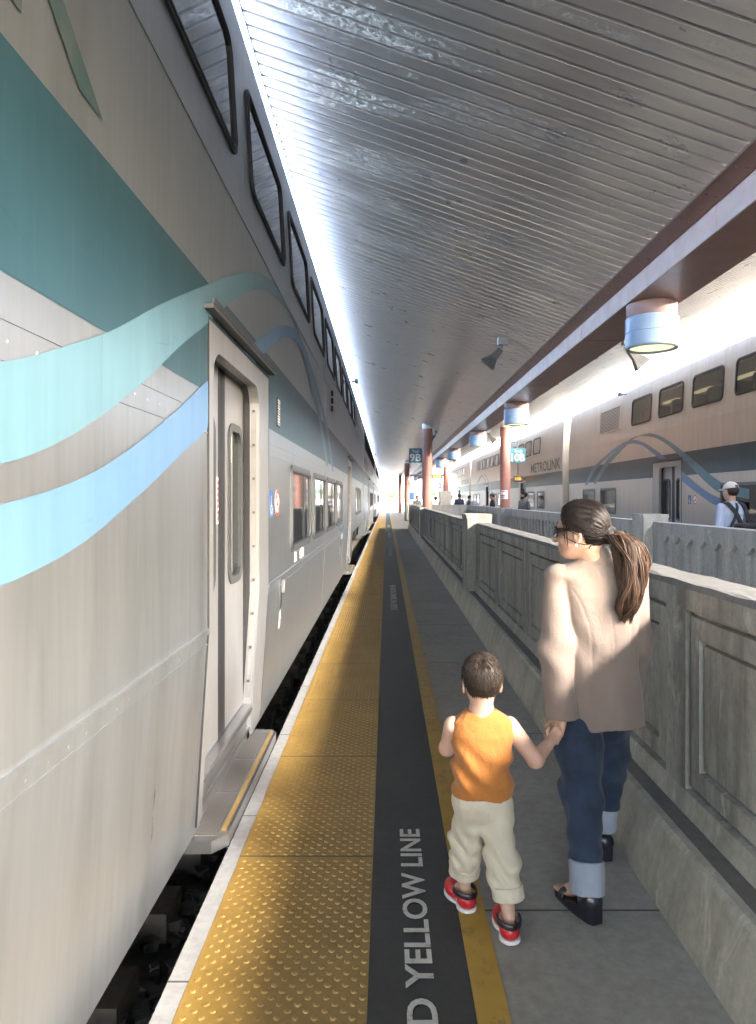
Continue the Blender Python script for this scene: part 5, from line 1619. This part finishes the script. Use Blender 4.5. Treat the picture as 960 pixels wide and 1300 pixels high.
# ---------------------------------------------------------------- the child
def child():
    hc = np.array([.366, 2.700, .935]); hf = frame((-.06, 1, -.12)); s = .86
    la, lk, lh_ = (.313, 2.815, .085), (.312, 2.770, .255), (.325, 2.712, .45)
    ra, rk, rh_ = (.457, 2.620, .085), (.437, 2.668, .255), (.415, 2.695, .45)
    AR = [(.474, 2.705, .762), (.578, 2.715, .628), (.656, 2.808, .662)]
    AL = [(.258, 2.705, .762), (.240, 2.765, .655), (.285, 2.87, .640)]
    def f(p):
        d = head_sdf(p, hc, hf, s, True)
        d = smin(d, cone(p, (.365, 2.70, .80), hc + hf @ np.array([-.02, 0, -.05]), .042, .040), .022)
        d = smin(d, loft(p, [(.44, .37, 2.70, .095, .075), (.6, .368, 2.70, .095, .075), (.74, .366, 2.70, .105, .070), (.80, .365, 2.70, .06, .045), (.83, .365, 2.70, .035, .035)], 2.2), .03)
        d = smin(d, chain(p, AR, [.037, .031, .0215], .02), .02)
        d = smin(d, chain(p, AL, [.037, .030, .022], .02), .02)
        for (h_, k_, a_) in ((lh_, lk, la), (rh_, rk, ra)): d = smin(d, chain(p, [h_, k_, a_], [.06, .040, .025], .02), .02)
        for (a_, dirf) in ((la, (-.35, .94)), (ra, (-.05, 1))):
            dx, dy = np.array(dirf) / np.linalg.norm(dirf); a_ = np.array(a_)
            d = smin(d, chain(p, [a_ + np.array([-dx * .018, -dy * .018, -.03]), a_ + np.array([dx * .03, dy * .03, -.035]), a_ + np.array([dx * .09, dy * .09, -.052])], [.022, .026, .020], .015), .015)
        d = smin(d, hand_sdf(p, AR[2], (.52, .50, .40), (.1, -.5, .75), .60, .9, False), .010)
        d = smin(d, hand_sdf(p, AL[2], (.35, .8, -.1), (.8, 0, -.2), .60, .5, True), .010)
        return d
    o = surface(f, (.17, 2.52, -.005), (.78, 2.98, 1.06), .0038, 'person', SK2, None, 1)
    tag(o, 'small child in an orange sleeveless top and cream trousers, walking away beside the woman', 'person')
    def ft(p):
        d = loft(p, [(.505, .372, 2.70, .118, .098), (.56, .371, 2.70, .114, .095), (.66, .368, 2.70, .112, .090), (.74, .366, 2.702, .124, .084), (.785, .366, 2.702, .118, .066), (.812, .365, 2.70, .082, .052), (.826, .365, 2.70, .055, .046)], 2.3)
        folds = .0075 * np.sin((p[:, 0] * .75 + p[:, 2]) * 62 + 1.5 * np.sin(p[:, 0] * 22)) * np.clip((.74 - p[:, 2]) / .12, 0, 1) * np.clip((p[:, 2] - .50) / .05, 0, 1)
        d = d + folds + wob(p, 30, .003, 8)
        d = np.maximum(d, .508 - p[:, 2] + .005 * np.sin(p[:, 0] * 40))
        for s_, c_ in ((1, AR), (-1, AL)):        # arm openings
            d = np.maximum(d, -cone(p, (c_[0][0] + s_ * .002, c_[0][1], c_[0][2] - .008), (c_[0][0] + s_ * .10, c_[0][1], c_[0][2] - .03), .040, .055))
        d = np.maximum(d, -cone(p, (.365, 2.70, .828), (.365, 2.705, .87), .040, .055))
        d = np.maximum(d, -loft(p, [(.45, .372, 2.70, .108, .088), (.56, .371, 2.70, .10, .082)], 2.3))
        return d
    surface(ft, (.22, 2.57, .48), (.52, 2.83, .85), .0034, 'vest_top', CL['orange'], o, 1)
    def fp(p):
        a = chain(p, [(.325, 2.705, .455), (.312, 2.772, .27), (.312, 2.805, .15)], [.068, .061, .056], .03)
        b = chain(p, [(.415, 2.695, .455), (.438, 2.668, .27), (.455, 2.628, .155)], [.068, .061, .056], .03)
        w_ = .0075 * np.sin(p[:, 2] * 75 + p[:, 0] * 60 + 1.6 * np.sin(p[:, 0] * 45)) * np.exp(-((p[:, 2] - .27) / .09) ** 2)
        d = smin(a + w_, b + w_, .018)
        d = smin(d, ell(p, (.370, 2.70, .475), (.112, .092, .075)), .03)
        d = d + wob(p, 42, .008, 4) + .003 * np.sin(p[:, 2] * 95 + np.sin(p[:, 0] * 60) * 2) * np.clip((.24 - p[:, 2]) / .08, 0, 1)
        return np.maximum(np.maximum(d, .148 - p[:, 2]), p[:, 2] - .545)
    surface(fp, (.22, 2.52, .13), (.54, 2.90, .56), .0038, 'trousers', CL['cream'], o, 1)
    for (a_, b_) in (((.312, 2.800, .185), (.313, 2.810, .140)), ((.4535, 2.633, .190), (.4565, 2.624, .140))):
        def fc(p, a_=a_, b_=b_):
            a = np.array(a_); b = np.array(b_); ba = b - a; L = np.linalg.norm(ba); u = ba / L
            t_ = (p - a) @ u.astype(np.float32); rad = np.linalg.norm(p - a - t_[:, None] * u, axis=1)
            return smax(smax(np.abs(rad - .056 - wob(p, 70, .004, 3)) - .0055, -t_, .004), t_ - L, .004)
        surface(fc, (a_[0] - .085, a_[1] - .085, .12), (a_[0] + .085, a_[1] + .085, .21), .0032, 'trouser_cuff', CL['cream'], o, 1)
    q = MB(); q.lathe((.4445, 2.569, .165), [(.0005, .0), (.008, .0)], 12)
    # clogs : low back, red body, pale sole, dark strap
    for (a_, dirf) in ((la, (-.35, .94)), (ra, (-.05, 1))):
        dx, dy = np.array(dirf) / np.linalg.norm(dirf); A = np.array(a_)
        L3 = lambda p: np.stack([(p[:, 0] - A[0]) * dx + (p[:, 1] - A[1]) * dy, -(p[:, 0] - A[0]) * dy + (p[:, 1] - A[1]) * dx, p[:, 2]], 1).astype(np.float32)
        def fb(p):
            q_ = L3(p)
            d = smin(ell(q_, (-.018, 0, .038), (.042, .038, .034)), ell(q_, (.075, 0, .034), (.066, .044, .036)), .02)
            d = np.maximum(d, -ell(q_, (.0, 0, .075), (.050, .028, .045)))
            return np.maximum(d, .014 - q_[:, 2])
        def fso(p):
            q_ = L3(p)
            d = smin(ell(q_, (-.018, 0, .012), (.044, .040, .06)), ell(q_, (.075, 0, .012), (.068, .046, .06)), .02)
            return np.maximum(np.maximum(d, .002 - q_[:, 2]), q_[:, 2] - .016)
        def fst(p):
            q_ = L3(p)
            d = np.abs(ell(q_, (-.002, 0, .066), (.062, .044, .05))) - .004
            return np.maximum(np.maximum(d, np.abs(q_[:, 2] - .070) - .011), q_[:, 0] - .02)
        bl, bh = (A[0] - .13, A[1] - .10, .0), (A[0] + .13, A[1] + .18, .12)
        surface(fb, bl, bh, .0032, 'clog', CLOG, o, 1); surface(fso, bl, bh, .0032, 'clog_sole', CL['white'], o, 1); surface(fst, bl, bh, .003, 'clog_strap', LEATHER, o, 1)
    Wd = lambda f_, l_, u_: hc + hf @ (np.array([f_, l_, u_]) * s)
    def fh(p):
        q = ((p - hc) @ hf) / s
        d = ell(p, Wd(-.016, 0, .026), np.array([.106, .086, .105]) * s, hf)
        low = np.where(q[:, 0] > -.02, .012 - q[:, 2], -.062 - q[:, 2] + (q[:, 0] + .02) * .35)
        side = np.where(np.abs(q[:, 1]) > .05, -.004 - q[:, 2] + np.clip(.0 - q[:, 0], 0, .05) * -1.0, -1)
        d = smax(smax(d, (q[:, 0] - .07), .01), low * .8, .008)
        earcut = ell(p, Wd(-.002, 0, -.032), np.array([.030, .2, .045]) * s, hf)
        d = smax(d, -earcut, .008)
        return d + wob(p, 120, .0022, 6)
    hob = surface(fh, tuple(hc - .15), tuple(hc + .15), .0036, 'hair', HAIRB, o, 1)
    gens = []; rg = random.Random(3)
    crown = np.array([-.06, .006, .105])
    for i in range(2600):
        v = np.array([rg.gauss(0, 1), rg.gauss(0, 1), rg.gauss(0, 1)]); v /= np.linalg.norm(v)
        q = np.array([-.016, 0, .026]) + v * np.array([.106, .086, .105])
        if q[2] < -.055 + max(0, q[0] + .02) * 1.1 or q[0] > .06: continue
        if abs(q[1]) > .055 and q[2] < .015 and -.035 < q[0]: continue
        away = q - crown; away -= v * (away @ v); away /= np.linalg.norm(away) + 1e-6
        away = away + np.array([0, .35 * math.sin(i), 0]) * .5
        pts = []; LN = rg.uniform(.014, .026)
        for k in range(5):
            t_ = k / 4 * LN
            e = q + away * t_ + v * (.001 + .10 * t_) + np.array([0, math.sin(i * 1.7), math.cos(i * 2.3)]) * .10 * t_
            pts.append(Vector(hc + hf @ (e * s)))
        gens.append((pts, rg.uniform(.0006, .0011)))
    strands('hair_strands', gens, HAIRB, hob, n=3)
    return o
child()

# ---------------------------------------------------------------- standing people behind the ramp walls
def bystander(x, y, H, face, label, shirt, hair=None, cap=None, cap_dir=None, skin=None, look=(0, 0), beard=False, phone=False, pack=False, res=.012, turn=0):
    k = H / 1.75
    d = np.array([math.sin(face), math.cos(face)]); l = np.array([-d[1], d[0]])     # forward, left (seen from above)
    skin = skin or SK3
    W = lambda f_, l_, z_: np.array([x + (d[0] * f_ + l[0] * l_) * k, y + (d[1] * f_ + l[1] * l_) * k, z_ * k])
    hfw = np.array([math.sin(face + look[0]), math.cos(face + look[0]), look[1]]); hf = frame(hfw)
    hc = W(.02, 0, 1.625); hs = 1.02 * k
    arms = []
    for s_ in (-1, 1):
        if phone: arms.append([W(0, s_ * .17, 1.40), W(.04, s_ * .22, 1.13), W(.30, s_ * .06, 1.20)])
        else: arms.append([W(0, s_ * .18, 1.40), W(-.02, s_ * .235, 1.12), W(.06, s_ * .24, .88)])
    tors = lambda p, g_: loft2(p)
    yaw = -face
    def f(p):
        r = head_sdf(p, hc, hf, hs)
        r = smin(r, cone(p, W(-.01, 0, 1.42), W(.0, 0, 1.56), .055 * k, .052 * k), .03 * k)
        tp = [(.85 * k, *W(0, 0, 0)[:2], .15 * k, .10 * k), (1.1 * k, *W(0, 0, 0)[:2], .14 * k, .095 * k), (1.3 * k, *W(0, 0, 0)[:2], .17 * k, .11 * k), (1.42 * k, *W(0, 0, 0)[:2], .13 * k, .07 * k), (1.47 * k, *W(0, 0, 0)[:2], .05 * k, .05 * k)]
        r = smin(r, loft(p, tp, 2.2, yaw), .04)
        for i, a in enumerate(arms):
            r = smin(r, chain(p, a, np.array([.048, .038, .028]) * k, .03), .03)
            hd = a[2] - a[1]
            r = smin(r, hand_sdf(p, a[2], hd, np.append(-l * (1 if i else -1), 0) + (np.array([0, 0, 1]) if phone else 0), k, .5, i == 1), .012)
        for s_ in (-1, 1):
            r = smin(r, chain(p, [W(0, s_ * .09, .88), W(.01, s_ * .10, .47), W(-.01, s_ * .11, .09)], np.array([.09, .055, .04]) * k, .03), .03)
            r = smin(r, cone(p, W(-.03, s_ * .11, .045), W(.15, s_ * .13, .03), .035 * k, .03 * k), .03)
        return r
    lo = (x - .5 * k, y - .5 * k, -.02); hi = (x + .5 * k, y + .5 * k, H * 1.06)
    o = surface(f, lo, hi, min(res, .009), 'person', skin, None, 1)
    tag(o, label, 'person')
    def fsh(p):
        c_ = W(0, 0, 0)[:2]
        tp = [(.86 * k, *c_, .172 * k, .128 * k), (1.1 * k, *c_, .162 * k, .118 * k), (1.3 * k, *c_, .190 * k, .128 * k), (1.40 * k, *c_, .175 * k, .095 * k), (1.445 * k, *c_, .12 * k, .075 * k), (1.495 * k, *c_, .07 * k, .065 * k)]
        r = loft(p, tp, 2.3, yaw)
        for a in arms:
            e = a[1] + (a[2] - a[1]) * (.85 if not phone else .05)
            r = smin(r, chain(p, [a[0], a[1], e], np.array([.066, .056, .050]) * k, .03), .025)
        r = r + wob(p, 26, .006, 12)
        return np.maximum(r, -cone(p, W(0, 0, 1.46), W(.01, 0, 1.60), .058 * k, .066 * k))
    surface(fsh, lo, hi, res, 'shirt', shirt, o, 1)
    def ftr(p):
        r = None
        for s_ in (-1, 1):
            q = chain(p, [W(0, s_ * .09, .86), W(.01, s_ * .10, .47), W(-.01, s_ * .11, .06)], np.array([.105, .082, .07]) * k, .03)
            r = q if r is None else smin(r, q, .03)
        r = smin(r, ell(p, W(0, 0, .88), (.15 * k, .15 * k, .09 * k)), .04)
        return np.maximum(r, .05 - p[:, 2]) + wob(p, 30, .004, 2)
    surface(ftr, lo, (hi[0], hi[1], 1.0 * k), .016, 'trousers', CL['trousers'], o, 1)
    def fsho(p):
        r = 9
        for s_ in (-1, 1):
            r = np.minimum(r, np.maximum(cone(p, W(-.04, s_ * .11, .045), W(.17, s_ * .13, .03), .046 * k, .04 * k), .003 - p[:, 2]))
        return r
    surface(fsho, lo, (hi[0], hi[1], .16), .012, 'shoes', LEATHER, o, 1)
    hw = lambda f_, l_, u_: hc + hf @ (np.array([f_, l_, u_]) * hs)
    if hair is not None:
        def fh(p):
            q = ((p - hc) @ hf) / hs
            r = ell(p, hw(-.018, 0, .028), np.array([.108, .088, .108]) * hs, hf)
            low = np.where(q[:, 0] > -.02, .03 - q[:, 2] + q[:, 0] * .2, -.055 - q[:, 2] + (q[:, 0] + .02) * .5)
            r = smax(smax(r, (q[:, 0] - .08), .01), low * .8, .01)
            return r + wob(p, 90, .003, 5)
        surface(fh, tuple(hc - .17), tuple(hc + .17), .007, 'hair', hair, o, 1)
    if beard:
        def fbd(p):
            q = ((p - hc) @ hf) / hs
            r = head_sdf(p, hc, hf, hs) - .006
            r = np.maximum(r, q[:, 2] + .045 + .02 * (np.abs(q[:, 1]) < .02)); r = np.maximum(r, .0 - q[:, 0]); return np.maximum(r, -.115 - q[:, 2])
        surface(fbd, tuple(hc - .17), tuple(hc + .17), .006, 'beard', HAIRK, o, 1)
    if cap is not None:
        cf = frame(np.array([math.sin(face + look[0] + turn), math.cos(face + look[0] + turn), look[1] - .05])); cw = lambda f_, l_, u_: hc + cf @ (np.array([f_, l_, u_]) * hs)
        def fcp(p):
            q = ((p - hc) @ cf) / hs
            r = ell(p, cw(-.014, 0, .045), np.array([.113, .094, .100]) * hs, cf)
            r = np.maximum(r, .042 - q[:, 2] - q[:, 0] * .06)
            brim = ell(p, cw(.095, 0, .044), np.array([.085, .082, .012]) * hs, cf)
            btn = ell(p, cw(-.014, 0, .147), np.array([.011, .011, .006]) * hs, cf)
            hole = ell(p, cw(-.125, 0, .072), np.array([.05, .036, .018]) * hs, cf)
            r = np.maximum(r, -hole)
            return np.minimum(smin(r, brim, .01), btn)
        surface(fcp, tuple(hc - .24), tuple(hc + .24), .0065, 'cap', cap, o, 1)
    return o
def R_(a): return math.radians(a)
cp = bystander(5.33, 10.8, 1.87, R_(-14), 'man in a white cap and pale blue shirt wearing a black backpack, seen from behind', CL['lightblue'], HAIRB, CL['cap'], skin=SK, look=(R_(-10), -.05), res=.009)
# his backpack
def backpack(x, y, k, face):
    d = np.array([math.sin(face), math.cos(face)]); l = np.array([-d[1], d[0]])
    W = lambda f_, l_, z_: np.array([x + (d[0] * f_ + l[0] * l_) * k, y + (d[1] * f_ + l[1] * l_) * k, z_ * k])
    e = empty('backpack', (x, y, 1.0 * k), 'black backpack low on the back of the man in the white cap', 'backpack')
    rot = np.stack([np.append(d, 0), np.append(l, 0), [0, 0, 1]], 1)
    def f(p):
        q = (p - W(-.215, -.06, .98)) @ rot.astype(np.float32)
        b_ = np.array([.085, .16, .20], np.float32) * k; r_ = .05 * k
        a = np.abs(q) - b_ + r_
        dd = np.linalg.norm(np.maximum(a, 0), axis=1) + np.minimum(a.max(1), 0) - r_
        q2 = (p - W(-.31, -.06, .90)) @ rot.astype(np.float32); a = np.abs(q2) - np.array([.03, .12, .11], np.float32) * k + .025 * k
        d2 = np.linalg.norm(np.maximum(a, 0), axis=1) + np.minimum(a.max(1), 0) - .025 * k
        return smin(dd, d2, .02) + wob(p, 30, .004, 2)
    lo_ = W(-.215, -.06, .98) - .36; hi_ = W(-.215, -.06, .98) + .36
    surface(f, tuple(lo_), tuple(hi_), .010, 'bag', CL['black'], e, 1)
    def strap(pts, w_):
        b = MB(); vs_ = []; fs = []
        pts = [Vector(p) for p in pts]
        # resample for smoothness
        P2 = []
        for i in range(len(pts) - 1):
            for s_ in range(6): P2.append(pts[i].lerp(pts[i + 1], s_ / 6))
        P2.append(pts[-1])
        for _ in range(3):
            P2 = [P2[0]] + [(P2[i - 1] + P2[i] * 2 + P2[i + 1]) / 4 for i in range(1, len(P2) - 1)] + [P2[-1]]
        out = Vector((-d[0], -d[1], .25)).normalized()
        for i, p in enumerate(P2):
            t_ = (P2[min(i + 1, len(P2) - 1)] - P2[max(i - 1, 0)]).normalized(); sd = t_.cross(out).normalized(); nn = sd.cross(t_).normalized()
            for a, c_ in ((-1, 0), (1, 0), (1, 1), (-1, 1)): vs_.append(p + sd * a * w_ * .5 + nn * c_ * .012)
        for i in range(len(P2) - 1):
            for j in range(4): fs.append((i * 4 + j, i * 4 + (j + 1) % 4, (i + 1) * 4 + (j + 1) % 4, (i + 1) * 4 + j))
        b.add(vs_, fs); b.build('strap', CL['black'], e)
    strap([W(.10, .13, 1.36), W(.03, .13, 1.475), W(-.07, .12, 1.46), W(-.145, .04, 1.32), W(-.15, -.03, 1.18), W(-.155, -.06, 1.12)], .065 * k)
    strap([W(.10, -.14, 1.36), W(.03, -.14, 1.47), W(-.07, -.14, 1.45), W(-.145, -.145, 1.30), W(-.15, -.15, 1.15)], .06 * k)
    strap([W(-.05, -.03, 1.47), W(-.125, .0, 1.40), W(-.150, .08, 1.22), W(-.145, .15, 1.10), W(-.08, .20, 1.00)], .035 * k)
backpack(5.33, 10.8, 1.87 / 1.75, R_(-14))
bystander(4.72, 24.0, 1.86, R_(-120), 'bearded man in charcoal jacket, just right of the column with the flyer', CL['grey'], HAIRK, skin=SK3, look=(R_(35), -.05), beard=True)
bystander(4.85, 32.0, 1.84, R_(-80), 'man in a dark cap and black shirt, left of the column with the flyer', CL['black'], HAIRK, CL['grey'], skin=SK3, look=(0, -.25), phone=True)
bystander(4.56, 38.6, 1.77, R_(70), 'man with short hair in a charcoal shirt looking down, beside the litter bin', CL['grey'], HAIRB, skin=SK, look=(0, -.35))
bystander(4.08, 39.2, 1.88, R_(25), 'person in a navy jacket standing right of the beige cabinet', CL['navy'], HAIRK, skin=SK3)
bystander(3.02, 43.0, 1.72, R_(-30), 'person in a white shirt just right of the nearest brown column', CL['white'], HAIRK, skin=SK3)
bystander(1.88, 43.0, 1.78, R_(160), 'dark haired person left of the nearest brown column, beyond the wall end', CL['grey'], HAIRK, skin=SK3)

# ------------------------------------------------------------------ background
e = empty('office_tower', (68, 150, 0), 'pale stone office tower with rows of windows, far behind the far train', 'building')
b = MB(); b.box(60, 92, 132, 160, -.6, 62); b.build('wall', M['bldg'], e)
k_ = 0
for z in np.arange(14, 60, 3.6):
    for x in np.arange(61.2, 90, 2.9):
        if k_ >= 96: break
        q = MB(); q.box(x, x + 1.2, 131.9, 132.06, z, z + 2.1); q.build('window', M['bldg_win'], e); k_ += 1
b = MB(); b.box(59.6, 92.4, 131.6, 160.4, 62, 63.2); b.build('cornice', M['bldg'], e)
def far_tree(x, y, h, seed):
    rg = random.Random(seed)
    e = empty('tree', (x, y, -.6), ['round green tree at the far end of the tracks', 'taller green tree at the far end of the tracks', 'low green tree at the far end of the tracks', 'spreading green tree beyond the far canopy', 'slim green tree beyond the far canopy', 'green tree far down the line, by the opposite track'][seed], 'tree', 'trees beyond the station')
    b = MB(); b.tube([(x, y, -.6), (x + .2, y, h * .3), (x + rg.uniform(-.4, .4), y, h * .6)], [.35, .26, .12], 8)
    for i in range(5):
        a = rg.uniform(0, 6.28); b.tube([(x + .15, y, h * .35), (x + math.cos(a) * h * .22, y + math.sin(a) * h * .22, h * .65)], [.12, .04], 6)
    b.build('trunk', M['bark'], e)
    c_ = MB()
    for i in range(2600):
        cl = i % 11; rc = random.Random(seed * 100 + cl)
        cx, cy, cz = x + rc.gauss(0, h * .2), y + rc.gauss(0, h * .2), h * (.62 + .2 * rc.random())
        v = Vector((rg.gauss(0, 1), rg.gauss(0, 1), rg.gauss(0, .8))).normalized() * h * .17 * rg.random() ** .4
        p = Vector((cx, cy, cz)) + v; s_ = rg.uniform(.12, .26)
        n_ = Vector((rg.gauss(0, 1), rg.gauss(0, 1), rg.gauss(0, 1))).normalized(); u = n_.orthogonal().normalized(); w = n_.cross(u)
        c_.add([p - u * s_, p + w * s_ * .6, p + u * s_, p - w * s_ * .6], [(0, 1, 2, 3)])
    c_.build('crown', M['leaf'], e)
for i, (x, y, h) in enumerate(((-9, 295, 4), (1.5, 300, 3.6), (-14, 285, 5), (17, 290, 5), (-22, 280, 6), (26, 290, 6))): far_tree(x, y, h, i)
e = empty('end_fence', (3, 160, 0), 'pale low railing across the far end of the platform', 'fence')
b = MB()
for k in range(13): b.box(-.6 + .55 * k, -.54 + .55 * k, 149.0, 149.06, -.006, 1.1)
b.build('post', M['white'], e)
b = MB(); b.box(-.6, 6.1, 149.0, 149.06, 1.1, 1.16); b.box(-.6, 6.1, 149.0, 149.06, .55, .6); b.build('rail', M['white'], e)
